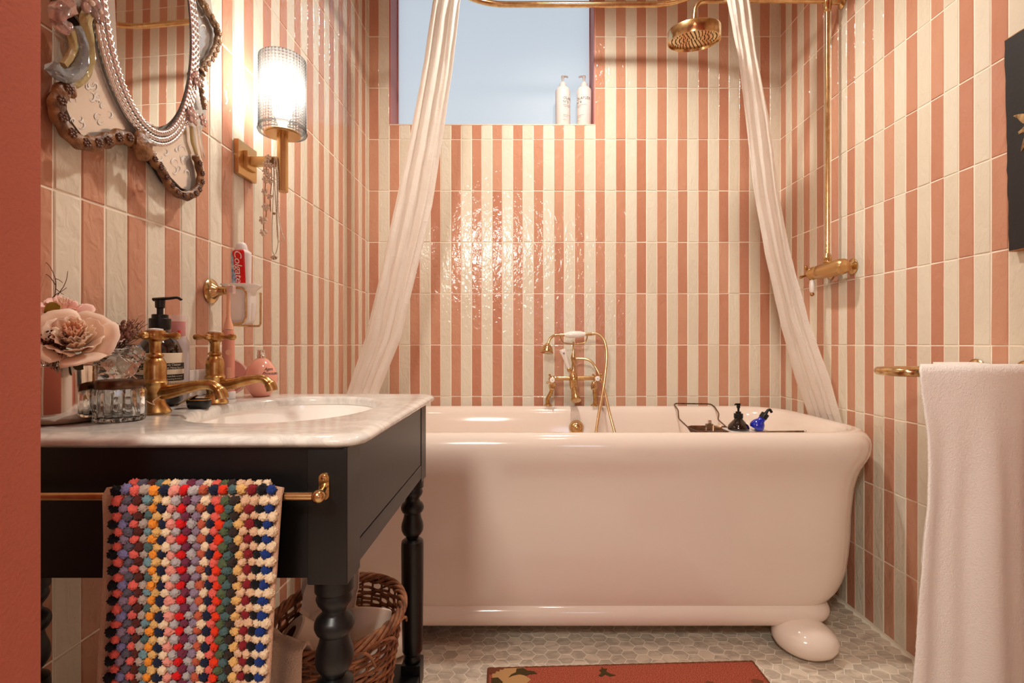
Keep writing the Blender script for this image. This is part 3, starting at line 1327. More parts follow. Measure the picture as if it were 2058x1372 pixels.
# ------------------------------------------------------------------ bobble towel
tx0, tx1 = PX(203, .612), PX(556, .612)
tw = thing('bobble_towel', 'multicoloured bobble towel hanging over the brass rail of the washstand', 'towel', ((tx0 + tx1) / 2, ry, rz + .01))
R0 = 0.0085


def drape(s):
    """arc length s from the top centre towards the camera, -> (y, z, ny, nz)"""
    q = R0 * PI / 2
    if s < q:
        a = s / R0
        return ry - R0 * math.sin(a), rz + .002 + R0 * math.cos(a), -math.sin(a), math.cos(a)
    return ry - R0, rz + .002 - (s - q), -1, 0


TL = 0.29


def towel_pt(u, s, off=0):
    wv = 0.0018 * math.sin(u * 19 + s * 6)
    yy, zz, ny, nz = drape(abs(s))
    if s < 0:
        u = .05 + u * .86
        yy = 2 * ry - yy
        ny = -ny
    w = (tx1 - tx0)
    sh = min(1, max(0, abs(s)) / TL)
    x = tx0 + u * w - 0.002 * sh - (u ** 2) * 0.016 * sh * (1 if s > 0 else 1) + 0.003 * (1 - u) * math.sin(abs(s) * 18)
    d = (wv * min(1, abs(s) * 20) + off)
    return (x, yy + ny * d, zz + nz * d)


tg = M()
tg.join(grid(lambda u, v: towel_pt(u, -0.20 + v * (0.20 + TL), 0.0012), 30, 90))
tg.join(grid(lambda u, v: towel_pt(u, -0.20 + v * (0.20 + TL), -0.0016), 30, 90))
build('ground_cloth', tg, 'towel_ground', tw)
for uu in (-0.008, 1.008):
    build('hem', tube([towel_pt(uu, -0.2 + i / 60 * (.2 + TL), 0.0005) for i in range(61)], .0028, 8), 'towel_ground', tw)
PAL = {'k': (18, 16, 20), 'c': (226, 96, 84), 'l': (126, 118, 160), 'g': (92, 84, 96), 'b': (86, 34, 26), 'a': (172, 152, 140), 't': (108, 140, 148), 'o': (236, 140, 44), 'y': (222, 172, 104), 'n': (24, 30, 54),
       'p': (226, 142, 128), 'r': (214, 22, 24), 'm': (112, 44, 66), 's': (176, 166, 166), 'v': (140, 118, 138), 'u': (190, 88, 62), 'w': (234, 204, 170), 'R': (226, 54, 20), 'e': (84, 96, 66), 'G': (74, 98, 98), 'd': (52, 38, 34),
       'f': (132, 26, 34), 'z': (222, 178, 142), 'B': (24, 50, 118), 'P': (222, 126, 116)}
for k_, c_ in PAL.items():
    cloth_mat('yarn_' + k_, hexc(*c_), 700, 0.0012, sheen=0.08, worldpos=True)
COLS = ['k', 'c', 'l', 'g', 'c', 'b', 'a', 't', 'o', 'y', 'n', 'w', 'p', 's', 'r', 'm', 's', 'v', 'u', 'w', 'n', 'c', 'R', 'e', 'G', 'd', 'y', 'z', 'f', 'z', 'k', 'w', 'B', 'w']
nc = len(COLS)
TUFT = []
for s in range(3):
    m = M()
    n1, n2 = 26, 16
    rd = random.Random(s)
    for k in range(n2):
        ph = PI * (k + .15) / (n2 - 1 + .3)
        for i in range(n1):
            th = 2 * PI * i / n1
            p = Vector((math.sin(ph) * math.cos(th), math.sin(ph) * math.sin(th), math.cos(ph)))
            w_ = noise.voronoi(p * 2.6 + Vector((s * 7, 3, 1)))[0]
            q = 1.12 - .75 * min(.6, w_[0]) ** 1.3
            m.v.append(tuple(p * q))
    for k in range(n2 - 1):
        for i in range(n1):
            j = (i + 1) % n1
            m.f.append((k * n1 + i, k * n1 + j, (k + 1) * n1 + j, (k + 1) * n1 + i))
    m.f.append(tuple(range(n1)))
    m.f.append(tuple(range((n2 - 1) * n1, n2 * n1)))
    m.m = [0] * len(m.f)
    TUFT.append(m)
TME = {}


def tuft_mesh(s, c):
    if (s, c) not in TME:
        me = bpy.data.meshes.new('tuft')
        me.from_pydata(TUFT[s].v, [], TUFT[s].f)
        me.materials.append(MATS['yarn_' + c])
        me.polygons.foreach_set('use_smooth', [True] * len(me.polygons))
        TME[s, c] = me
    return TME[s, c]


RP = 0.0186
tl = []
for ci, c in enumerate(COLS):
    u = 0.06 + (ci + .0) / (nc - 1) * 0.925
    s0 = -0.03 + (RP / 2 if ci % 2 else 0)
    s = s0
    ki = 0
    while s < TL - .01:
        jx, js = random.gauss(0, .0005), random.gauss(0, .0005)
        p = towel_pt(u, s + js, .0042)
        yy, zz, ny, nz = drape(abs(s))
        sc = 1 if (s > 0.004 and p[2] > 0.60) else 0
        ch = c
        if c == 'l' and ki % 2:
            ch = 'v'
        if c == 't' and ki % 2:
            ch = 'G'
        tl.append((sc, Vector(p) + Vector((jx, 0, 0)), ch, ny if s > 0 else -ny, nz))
        s += RP
        ki += 1
vis = [t for t in tl if t[0]]
random.shuffle(vis)
vis.sort(key=lambda t: -t[1].z if False else 0)
hid = [t for t in tl if not t[0]]
# the nearest, largest tufts are parts; the rest one part
vis.sort(key=lambda t: -t[1].z)
vis_parts = vis[:300]
rest_t = vis[300:] + hid
rmap = sorted(set(t[2] for t in rest_t))
rest = M()
for (sc, p, c, ny, nz) in vis_parts:
    o = bpy.data.objects.new('tuft', tuft_mesh(random.randrange(3), c))
    rr_ = 0.0068 * random.uniform(.93, 1.1)
    o.scale = (rr_, rr_, rr_ * 1.12)
    o.rotation_euler = (random.gauss(0, .3), random.uniform(0, 6.28), random.gauss(0, .3))
    o.location = p - wloc(tw)
    o.parent = tw
    COL.objects.link(o)
for (sc, p, c, ny, nz) in rest_t:
    rr_ = 0.0068 * random.uniform(.93, 1.1)
    mm = M().join(TUFT[random.randrange(3)], rmap.index(c))
    mm.xf(Matrix.Translation(p) @ Matrix.Rotation(random.uniform(0, 6.28), 4, 'Y') @ Matrix.Scale(rr_, 4))
    rest.join(mm)
o = build('tuft_field', rest, ['yarn_' + c for c in rmap], tw, angle=80, fixn=False)
o['kind'] = 'stuff'

# ------------------------------------------------------------------ basket on the shelf
bcx, bcy, brz, bbz = -0.362, 1.005, 0.497, 0.271
bk = thing('wicker_basket', 'round wicker basket of toilet rolls on the washstand shelf', 'basket', (bcx, bcy, bbz))


def bas(th, t, off=0):
    rx = 0.084 + 0.032 * t ** .8 + off
    ry_ = 0.100 + 0.045 * t ** .8 + off
    return Vector((bcx + rx * math.cos(th), bcy + ry_ * math.sin(th), bbz + .006 + (brz - bbz - .01) * t))


NS = 30
wv = M()
rowsN = 26
for k in range(rowsN):
    t = (k + .5) / rowsN * .93
    pts = []
    for i in range(120):
        th = 2 * PI * i / 120
        off = 0.0032 * math.cos(th * NS / 2 + (PI if k % 2 else 0)) + .0005 * noise.noise(Vector((i * .3, k, 0)))
        p = bas(th, t, off)
        p.z += 0.0022 * math.sin(th * 5 + k * 1.7)
        pts.append(p)
    wv.join(tube(pts, 0.0031, 6, closed=True))
o = build('weave', wv, 'wicker', bk, angle=80)
o['kind'] = 'stuff'
st = M()
for i in range(NS):
    th = 2 * PI * (i + .5) / NS
    st.join(tube([bas(th, t / 6, 0) for t in range(7)], .0026, 6))
o = build('stakes', st, 'wicker_dark', bk, angle=80)
o['kind'] = 'stuff'
for s in range(5):
    pts = []
    for i in range(160):
        th = 2 * PI * i / 160
        a = th * 7 + s * 2 * PI / 5
        p = bas(th, 1, 0.004 + .006 * math.cos(a))
        p.z += .008 * math.sin(a) + 0.002 * noise.noise(Vector((i * .1, s, 2)))
        pts.append(p)
    build('rim_strand', tube(pts, .0040, 7, closed=True), 'wicker', bk, angle=80)
for s in range(9):
    a0 = -1.6 + s * .42
    p0 = bas(a0, 1, .012)
    p1 = bas(a0 + .35, .97 - R() * .12, .014)
    p2 = bas(a0 + .5, .86 - R() * .12, .016)
    build('loose_end', tube(catmull([p0, p1, p2], 5), .0026, 6), 'wicker', bk)
build('basket_base', lathe([(.001, 0), (1, 0), (1, .006), (.001, .006)], 40, sx=.088, sy=.100, cap=False).move(bcx, bcy, bbz), 'wicker_dark', bk)


def toilet_roll(loc, axis, lab, r=.052, h=.10):
    t = thing('toilet_roll', lab, 'toilet roll', loc, 'toilet rolls in the basket')
    ax = Vector(axis).normalized()
    pr_ = [(.0195, 0), (r - .003, 0), (r, .003), (r, h - .003), (r - .003, h), (.0195, h), (.0195, 0)]
    build('paper', lathe_at(pr_, loc, ax, 48, cap=False), 'paper_white', t, angle=30)
    build('core', lathe_at([(.0195, .001), (.0195, h - .001), (.0180, h - .001), (.0180, .001), (.0195, .001)], loc, ax, 32, cap=False), 'cardboard', t, angle=30)
    return t


toilet_roll((-.312, .975, .385), (.02, .56, .83), 'white toilet roll standing at the right inside of the wicker basket', .042, .115)
toilet_roll((-.372, 1.00, .395), (-.62, -.30, .62), 'white toilet roll beside the bobble towel, hollow core showing, in the basket', .040, .11)
# crumpled paper bag between the rolls
cb = M()
cb.join(grid(lambda u, v: (-.465 + .125 * u + .014 * noise.noise(Vector((u * 4, v * 4, 1))), 1.075 + .02 * math.sin(u * 5) - .05 * (1 - v) + .03 * noise.noise(Vector((u * 3, v * 3, 5))), .37 + .185 * v + .02 * noise.noise(Vector((u * 3, v * 5, 9)))), 9, 8))
cb.join(grid(lambda u, v: (-.45 + .11 * u, 1.02 + .05 * v - .02 * u, .485 + .05 * v - .055 * u + .018 * noise.noise(Vector((u * 3, v * 3, 15)))), 6, 5))
ob = tag(build('tissue_pack', cb, 'paper_white', smooth=False, loc=(-.38, 1.05, .38)), 'crumpled white paper wrapping standing between the toilet rolls', 'paper')
mo = ob.modifiers.new('thick', 'SOLIDIFY')
mo.thickness = .0012
# face cloth over the front rim
wc = []
rdz = brz + .012


def wcl(u, v):
    th = -2.32 + u * 0.74
    if v < .3:
        q = v / .3
        p = bas(th, 1, -.022 + .044 * q)
        p.z = rdz + .008 + .012 * math.sin(PI * q) - .03 * (1 - q) ** 2
    else:
        q = (v - .3) / .7
        p = bas(th, 1, .022 + .012 * q)
        p.z = rdz + .004 - q * .19
    k = .010 * math.sin(u * 8.5 + v * 1.5) * min(1, v * 2)
    p.x += math.cos(th) * k
    p.y += math.sin(th) * k
    n_ = noise.noise(Vector((u * 30, v * 50, 0))) * .0012
    p.z += n_
    return p


ob = tag(build('face_cloth', grid(wcl, 60, 70), 'terry_cloth', loc=tuple(wcl(.5, .3))), 'beige terry face cloth folded over the front rim of the wicker basket', 'cloth')
mo = ob.modifiers.new('thick', 'SOLIDIFY')
mo.thickness = .006


# ------------------------------------------------------------------ venetian mirror on the left wall
XM = -0.712


def wp(zx, zy, X=XM):
    """point traced on the photograph, at the wall-parallel plane X"""
    Y, z = on_wall(zx / 3.266, zy / 3.266, X)
    return (X, Y, z)


mir = thing('wall_mirror', 'large ornate oval glass mirror with carved scroll border hanging beside the glowing wall lamp', 'mirror', (XL, 0.97, 1.66))
MC, MRy, MRz = (0.974, 1.672), 0.118, 0.235


def ov(a, ry_, rz_, X):
    return (X, MC[0] + ry_ * math.cos(a), MC[1] + rz_ * math.sin(a))


def polyx(poly3, x0, x1):
    return prism([(p[1], p[2]) for p in poly3], lambda a, b, d: (d, a, b), x0, x1)


# carved outline, lower and side lobes (traced), upper part mirrored about the middle height
outl = [(372, 640), (366, 730), (405, 820), (470, 905), (550, 950), (640, 950), (730, 925), (800, 915), (860, 950), (930, 985), (985, 1050), (1030, 1090), (1090, 1190), (1160, 1260), (1240, 1290), (1300, 1235), (1320, 1150), (1300, 1050), (1300, 900), (1330, 760), (1335, 560), (1330, 470), (1380, 380), (1425, 280), (1400, 170), (1350, 70), (1310, 0)]
bl = [wp(a, b, -0.735) for a, b in outl]
left_side = [(440, 560), (520, 500), (560, 420), (540, 300), (480, 160), (420, 80), (400, 0)]
ls = [wp(a, b, -0.735) for a, b in left_side]
top = 1.90
poly = bl + [(-.735, 1.19, 1.80), (-.735, 1.16, 1.90), (-.735, 1.06, 1.98), (-.735, .97, 2.02), (-.735, .88, 1.98), (-.735, .80, 1.90), (-.735, .77, 1.82)] + ls[::-1]
build('backboard', polyx(poly, -0.7475, -0.7285), 'black_board', mir, angle=30)
build('etched_panel', polyx([(p[0], MC[0] + (p[1] - MC[0]) * .965, MC[1] + (p[2] - MC[1]) * .975) for p in poly], -0.7285, -0.7235), 'etched_glass', mir, angle=30)
ovp = [ov(2 * PI * i / 72, MRy - .012, MRz - .012, 0) for i in range(72)]
mp_ = polyx(ovp, -0.7235, -0.7195)
mp_.v = [(x + .0015 + (y - MC[0]) * math.tan(math.radians(4.0)) + (z - MC[1]) * .004, y, z) for x, y, z in mp_.v]
build('mirror_plate', mp_, 'mirror_glass', mir, angle=30)
build('bevel', tube([ov(2 * PI * i / 96, MRy - .013, MRz - .013, -.7195) for i in range(96)], .0018, 8, closed=True), 'mirror_glass', mir)
# twisted silver ropes around the oval
for k_, (g, rr_) in enumerate(((0.0, .0055), (.0115, .0048), (.021, .0036))):
    pts = [ov(2 * PI * i / 640, MRy + g, MRz + g, -.715 + .002 * (k_ == 0)) for i in range(640)]
    rads = None
    m = tube(pts, rr_, 10, closed=True)
    # twist relief
    nn = 640
    for i in range(nn):
        c = Vector(pts[i])
        for q in range(10):
            idx = i * 10 + q
            v = Vector(m.v[idx]) - c
            f = 1 + .20 * math.sin(i * 2 * PI / 5.2 + q * 2 * PI / 10)
            m.v[idx] = tuple(c + v * f)
    build('rope_moulding', m, 'silver_rope', mir, angle=70)


def carved(path_z, r, mat_, ros=True, X=-0.714, name='carved_border', n=8, rosn=None):
    path = catmull([wp(a, b, X) for a, b in path_z], n)
    m = tube(path, lambda t: r * (1 + .10 * math.sin(t * 60)), 14, flat=((1, 0, 0), .62))
    for i, v in enumerate(m.v):
        q = noise.noise(Vector(v) * 160) * r * .10
        c = path[min(i // 14, len(path) - 1)]
        d_ = (Vector(v) - c)
        if d_.length > 1e-6:
            m.v[i] = tuple(Vector(v) + d_.normalized() * q)
    ob_ = build(name, m, mat_, mir, angle=80)
    if ros:
        L = 0
        lens = [0]
        for i in range(1, len(path)):
            L += (path[i] - path[i - 1]).length
            lens.append(L)
        step = r * 2.05
        s = step * .6
        while s < L:
            i = min(range(len(lens)), key=lambda q: abs(lens[q] - s))
            c = path[i] + Vector((r * .56, 0, 0))
            fl = M()
            for pz in range(6):
                a = pz * PI / 3 + s * 30
                fl.join(ball((c.x + .0008, c.y + r * .42 * math.cos(a), c.z + r * .42 * math.sin(a)), r * .24, 8, 6))
            fl.join(ball((c.x + .001, c.y, c.z), r * .20, 8, 6))
            o_ = build('rosette', fl, 'rosette_paint' if mat_ == 'carved_wood' else 'bead_brown', ob_, angle=80)
            s += step
    return ob_


carved([(470, 585), (415, 590), (375, 660), (370, 740), (410, 820), (470, 900), (550, 940), (640, 935), (730, 910), (800, 895), (860, 920)], .0125, 'carved_wood')
carved([(980, 1000), (1010, 1060), (1060, 1120), (1100, 1200), (1160, 1265), (1230, 1285), (1290, 1250), (1315, 1170), (1300, 1080), (1280, 1020)], .0098, 'carved_wood')
carved([(1290, -60), (1330, 20), (1380, 110), (1425, 200), (1425, 290), (1385, 380), (1345, 430), (1322, 480)], .0100, 'gilt_wood')
carved([(1322, 500), (1318, 560), (1325, 620), (1335, 680), (1345, 720)], .0065, 'gilt_wood')
# carved knot where the two lower lobes meet
kn = ball((0, 0, 0), 1, 24, 16)
kc = Vector(wp(935, 960, -.709))
for i, v in enumerate(kn.v):
    V = Vector(v)
    q = 1 + .22 * noise.noise(V * 2.2) + .10 * noise.noise(V * 6)
    kn.v[i] = (kc.x + V.x * .010 * q, kc.y + V.y * .0225 * q, kc.z + V.z * .028 * q)
build('carved_knot', kn, 'carved_wood', mir, angle=80)
# glass rods beside the narrow lower lobe
build('glass_rod', tube([wp(1255, 830, -.716), wp(1262, 930, -.716), wp(1290, 1010, -.716)], .0035, 10), 'yellow_glass', mir)
build('glass_rod', tube([wp(1300, 830, -.716), wp(1315, 940, -.716), wp(1335, 1040, -.716)], .0042, 10), 'glass', mir)


def spiral(path_z, r0, r1, mat_, name, X=-.708):
    path = catmull([wp(a, b, X) for a, b in path_z], 10)
    m = tube(path, lambda t: r0 + (r1 - r0) * t, 14)
    n_ = len(path)
    for i in range(n_):
        for q in range(14):
            v = Vector(m.v[i * 14 + q])
            dd = v - path[i]
            m.v[i * 14 + q] = tuple(path[i] + dd * (1 + .16 * math.cos(q * 2 * PI / 14 * 5 + i * .22)))
    return build(name, m, mat_, mir, angle=80)


spiral([(495, 170), (525, 240), (545, 320), (540, 400), (505, 470), (440, 500), (380, 480), (335, 430)], .0065, .0102, 'blue_glass', 'glass_scroll')
spiral([(600, 60), (560, 140), (580, 260), (590, 380), (560, 480), (500, 545), (420, 545)], .0085, .0060, 'yellow_glass', 'glass_garland', -.714)
spiral([(455, 190), (475, 260), (480, 320), (455, 380), (415, 430)], .0062, .0050, 'yellow_glass', 'glass_garland', -.712)
spiral([(450, 40), (400, 60), (375, 120), (410, 180), (445, 165)], .0125, .0080, 'pink_glass', 'glass_scroll', -.708)


def glass_flower(zx, zy, r, X=-.706, mt='pink_glass'):
    c = Vector(wp(zx, zy, X))
    f_ = None
    for k_ in range(5):
        a = k_ * 2 * PI / 5 + .4
        pm = ball((0, 0, 0), r * .55, 12, 8, sx=.35, sy=1, sz=.72)
        pm.xf(Matrix.Translation(c + Vector((0, math.cos(a) * r * .6, math.sin(a) * r * .6))) @ Matrix.Rotation(a, 4, 'X'))
        build('glass_petal', pm, mt, mir)
    build('flower_centre', ball(tuple(c + Vector((.003, 0, 0))), r * .22, 12, 8), 'pearl', mir)


glass_flower(590, 20, .022)
glass_flower(650, 80, .014)
glass_flower(1292, 520, .016)
glass_flower(1265, 760, .018)
glass_flower(1335, 790, .013)
# etched scrolls on the panels
rd = random.Random(11)


def inside(p_, poly_):
    c_ = False
    for i_ in range(len(poly_)):
        (x1, y1), (x2, y2) = poly_[i_], poly_[i_ - 1]
        if (y1 > p_[1]) != (y2 > p_[1]) and p_[0] < (x2 - x1) * (p_[1] - y1) / (y2 - y1) + x1:
            c_ = not c_
    return c_


for reg, cnt in (([(470, 600), (610, 530), (700, 700), (800, 830), (560, 860), (470, 790)], 15), ([(1010, 1010), (1235, 960), (1250, 1180), (1200, 1235), (1095, 1130)], 12), ([(1225, 0), (1300, 20), (1385, 200), (1310, 380), (1285, 200)], 6)):
    k_ = 0
    while k_ < cnt:
        a, b = rd.uniform(460, 1400), rd.uniform(0, 1250)
        if not inside((a, b), reg):
            continue
        k_ += 1
        t0, sg_, L_ = rd.uniform(0, 6.28), rd.choice((-1, 1)), rd.uniform(16, 40)
        pts = []
        for i_ in range(14):
            q_ = i_ / 13
            rr_ = L_ * (1 - q_ * .72)
            an = t0 + sg_ * q_ * 4.6
            pts.append(wp(a + rr_ * math.cos(an) * .8, b + rr_ * math.sin(an), -.7228))
        build('etched_scroll', tube(pts, lambda t: .0004 + .0016 * math.sin(PI * min(1, t * 1.1)) ** 2, 6, flat=((1, 0, 0), .3)), 'frost_line', mir)

# ------------------------------------------------------------------ sconce
SX, SY = -0.647, 1.365
sco = thing('wall_lamp', 'lit brass wall lamp with tall ribbed glass cylinder shade', 'lamp', (XL, SY, 1.518))
bx = box(XL + .0005, SY - .046, 1.518 - .045, XL + .013, SY + .046, 1.518 + .045, .0015)
build('backplate', bx, 'dull_brass', sco, angle=30)
build('backplate_boss', box(XL + .013, SY - .023, 1.518 - .023, XL + .024, SY + .023, 1.518 + .023, .0012), 'dull_brass', sco, angle=30)
build('arm', box(XL + .024, SY - .011, 1.518 - .011, SX - .004, SY + .011, 1.518 + .011, .001), 'dull_brass', sco, angle=30)
build('stem', lathe([(.0005, 1.437), (.0135, 1.437), (.0140, 1.4375), (.0140, 1.592), (.0005, 1.592)], 32).move(SX, SY, 0), 'dull_brass', sco, angle=40)
build('cup', lathe([(.0005, 1.588), (.044, 1.588), (.045, 1.589), (.045, 1.594), (.044, 1.595), (.0005, 1.595)], 48).move(SX, SY, 0), 'dull_brass', sco, angle=40)
shm = M()
nu, nv = 168, 100
z0s, z1s, rs = 1.606, 1.800, 0.0575
for i in range(nu):
    a = 2 * PI * i / nu
    for j in range(nv + 1):
        q = j / nv
        r = rs + .0026 * abs(math.sin(i * PI / 4)) ** .7 * abs(math.sin(j * PI / 4)) ** .7
        if j > nv - 3:
            r = rs - (j - nv + 3) ** 2 * .0007
        shm.v.append((SX + r * math.cos(a), SY + r * math.sin(a), z0s + (z1s - z0s) * q))
for i in range(nu):
    k = (i + 1) % nu
    for j in range(nv):
        shm.f.append((i * (nv + 1) + j, k * (nv + 1) + j, k * (nv + 1) + j + 1, i * (nv + 1) + j + 1))
shm.f.append(tuple(i * (nv + 1) + nv for i in range(nu)))
shm.m = [0] * len(shm.f)
build('shade', shm, 'shade_glass', sco, angle=80)
build('shade_ring', lathe([(.052, 1.594), (.0605, 1.594), (.0625, 1.599), (.0605, 1.604), (.0585, 1.606), (.0605, 1.609), (.058, 1.611), (.052, 1.608)], 64, cap=False).move(SX, SY, 0), 'shade_glass', sco)
build('bulb', lathe([(.010, 1.596), (.012, 1.62), (.022, 1.645), (.027, 1.667), (.024, 1.688), (.012, 1.702), (.001, 1.706)], 24).move(SX, SY, 0), 'bulb', sco)

# necklaces over the lamp's arm
nk1 = thing('pearl_necklace', 'fine seed pearl strand looped over the arm of the wall lamp', 'necklace', (SX - .035, SY - .012, 1.53), 'necklaces on the wall lamp')
NY = SY - .016


def npt(px_, py_, Y=NY):
    return Vector((PX(px_, Y), Y, PZ(py_, Y)))


def beads(path, r, mt, root, name='bead_strand', gap=2.05, lim=9999, sep=True):
    L = 0
    lens = [0]
    for i in range(1, len(path)):
        L += (path[i] - path[i - 1]).length
        lens.append(L)
    m = M()
    s = 0
    i = 0
    while s < L:
        while i < len(lens) - 2 and lens[i + 1] < s:
            i += 1
        t = (s - lens[i]) / max(1e-6, lens[i + 1] - lens[i])
        c = path[i].lerp(path[i + 1], t)
        m.join(ball(tuple(c), r, 8, 6))
        s += r * gap
    o_ = build(name, m, mt, root, angle=80)
    o_['kind'] = 'stuff'
    return o_


beads(catmull([npt(553, 316), npt(552, 330), npt(552, 370), npt(555, 420), npt(557, 465), npt(559, 482), npt(564, 486), npt(571, 480)], 10), .0021, 'pearl', nk1)
beads(catmull([npt(555, 316), npt(558, 340), npt(559, 400), npt(561, 440), npt(565, 462), npt(569, 474), npt(571, 480)], 10), .0021, 'pearl', nk1)
nk2 = thing('flower_necklace', 'necklace of pearl flower clusters hanging from the wall lamp arm', 'necklace', (SX - .05, SY - .012, 1.53), 'necklaces on the wall lamp')
for (a, b, r) in ((541, 318, .010), (537, 330, .011), (545, 334, .009), (535, 345, .010), (541, 352, .010), (536, 362, .011), (545, 365, .008), (533, 386, .009), (543, 396, .009), (536, 417, .012), (530, 443, .012), (531, 468, .011)):
    c = npt(a, b)
    fl = M()
    for k_ in range(6):
        q = k_ * PI / 3 + a
        fl.join(ball((c.x + r * .62 * math.cos(q), c.y - .003 + .003 * math.sin(q * 2), c.z + r * .62 * math.sin(q)), r * .33, 10, 8))
    fl.join(ball((c.x, c.y - .005, c.z), r * .30, 10, 8))
    o_ = build('pearl_flower', fl, 'pearl', nk2, angle=80)
build('chain', tube(catmull([npt(537, 316), npt(534, 360), npt(532, 400), npt(535, 430), npt(530, 450), npt(531, 470)], 8), .0012, 6), 'old_gold', nk2)
build('chain', tube(catmull([npt(545, 316), npt(546, 360), npt(543, 400), npt(544, 425)], 8), .0012, 6), 'old_gold', nk2)
nk3 = thing('gold_chain', 'thin antique gold chain with pearl fan pendant hanging longest from the wall lamp', 'necklace', (SX - .04, SY - .012, 1.53), 'necklaces on the wall lamp')
beads(catmull([npt(549, 316), npt(550, 350), npt(549, 400), npt(547, 450), npt(547, 485), npt(548, 505), npt(552, 512)], 10), .0011, 'old_gold', nk3, 'chain')
beads(catmull([npt(551, 316), npt(556, 350), npt(557, 400), npt(557, 440), npt(559, 475), npt(558, 495), npt(554, 510)], 10), .0012, 'old_gold', nk3, 'chain')
for k_ in range(6):
    a = -2.6 + k_ * .42
    c = npt(551, 513)
    build('pendant_petal', tube([c, c + Vector((.010 * math.cos(a), 0, .012 * math.sin(a)))], lambda t: .0012 + .0012 * t, 8), 'pearl' if k_ % 2 else 'old_gold', nk3)
build('bow_charm', ball(tuple(npt(551, 429)), .0035, 10, 8, sx=1.2), 'old_gold', nk3)

# ------------------------------------------------------------------ tumbler holder with toothpaste
HY = 1.222
HXc = PX(488, HY)
hz = PZ(585, HY)
hold = thing('tumbler_holder', 'brass wall bracket holding a white ceramic tumbler with a wide rim', 'holder', (XL, HY, hz))
build('rose', lathe_at([(.029, .0005), (.030, .003), (.027, .006), (.020, .009), (.018, .013), (.013, .018), (.010, .026), (.0085, .034)], (XL, HY, hz), (1, 0, 0), 32), 'brass', hold)
build('arm_knob', ball((XL + .040, HY, hz), .0105, 20, 14), 'brass', hold)
build('arm', tube([(XL + .04, HY, hz), (XL + .064, HY, hz)], lambda t: .006 - .003 * t, 12), 'brass', hold)
zc0, zc1 = PZ(651, HY), PZ(580, HY)
x0_, x1_ = PX(462, HY), PX(508, HY)
# square wire frame around the tumbler
fx0, fx1 = PX(452, HY), PX(517, HY)
rr_ = .0022
c1 = [Vector((fx0, HY - .026, PZ(580, HY))), Vector((PX(500, HY), HY - .030, PZ(581, HY))), Vector((PX(508, HY), HY - .030, PZ(588, HY))), Vector((PX(508, HY), HY - .030, PZ(640, HY))), Vector((PX(502, HY), HY - .030, PZ(650, HY))), Vector((PX(468, HY), HY - .026, PZ(653, HY)))]


def soft(pts, r=.008, n=5):
    out = [pts[0]]
    for i in range(1, len(pts) - 1):
        a, b, c = Vector(pts[i - 1]), Vector(pts[i]), Vector(pts[i + 1])
        d1, d2 = (a - b), (c - b)
        q = min(r, d1.length * .45, d2.length * .45)
        p, s_ = b + d1.normalized() * q, b + d2.normalized() * q
        for k in range(n + 1):
            t = k / n
            out.append((1 - t) ** 2 * p + 2 * t * (1 - t) * b + t * t * s_)
    out.append(pts[-1])
    return out


build('wire_frame', tube(soft(c1, .008), .0026, 10), 'brass', hold)
c2 = [Vector((PX(522, HY), HY + .004, PZ(590, HY))), Vector((PX(522, HY), HY + .004, PZ(655, HY))), Vector((PX(500, HY), HY + .002, PZ(655, HY))), Vector((PX(470, HY), HY - .022, PZ(653, HY)))]
build('wire_frame', tube(soft(c2, .008), .0026, 10), 'brass', hold)
build('wire_tip', ball(tuple(c2[0]), .0034, 12, 8), 'brass', hold)
tb = M()
for q in ((zc0, .019, .016), (zc0 + .004, .0235, .020), (zc0 + .010, .026, .022), (zc1 - .012, .028, .024), (zc1 - .002, .030, .026), (zc1 + .004, .038, .034), (zc1 + .008, .042, .038), (zc1 + .0095, .0425, .0385), (zc1 + .0095, .040, .036), (zc1 + .004, .030, .028), (zc1 - .01, .026, .022), (zc0 + .01, .022, .018)):
    pass
TXc = (PX(486, HY))
TRN = [(zc0, .019, .016, .010), (zc0 + .004, .0235, .020, .012), (zc0 + .010, .0265, .022, .013), (zc1 - .012, .0285, .024, .014), (zc1 - .002, .030, .026, .016), (zc1 + .003, .037, .033, .024), (zc1 + .0075, .0425, .0375, .030), (zc1 + .0095, .0425, .0375, .030), (zc1 + .0095, .0405, .0355, .029), (zc1 + .005, .032, .028, .022), (zc1 - .008, .026, .021, .013), (zc0 + .008, .022, .018, .01)]
build('tumbler', loft(TRN, TXc, HY, 56), 'ceramic', hold, angle=50)

# toothpaste tube standing on its crimp in the tumbler
tpx, tpy = PX(487, HY), HY - .004
tzb = zc1 + .0
ttop = PZ(503, HY)
tp = thing('toothpaste_tube', 'blue red and white toothpaste tube standing upside down in the white tumbler', 'toothpaste', (tpx, tpy, tzb))


def tube_sec(t, a):
    # t 0 bottom.. 1 shoulder
    rx, ry_ = .0225, .006 + .013 * t
    return rx * math.copysign(abs(math.cos(a)) ** .8, math.cos(a)), ry_ * math.sin(a)


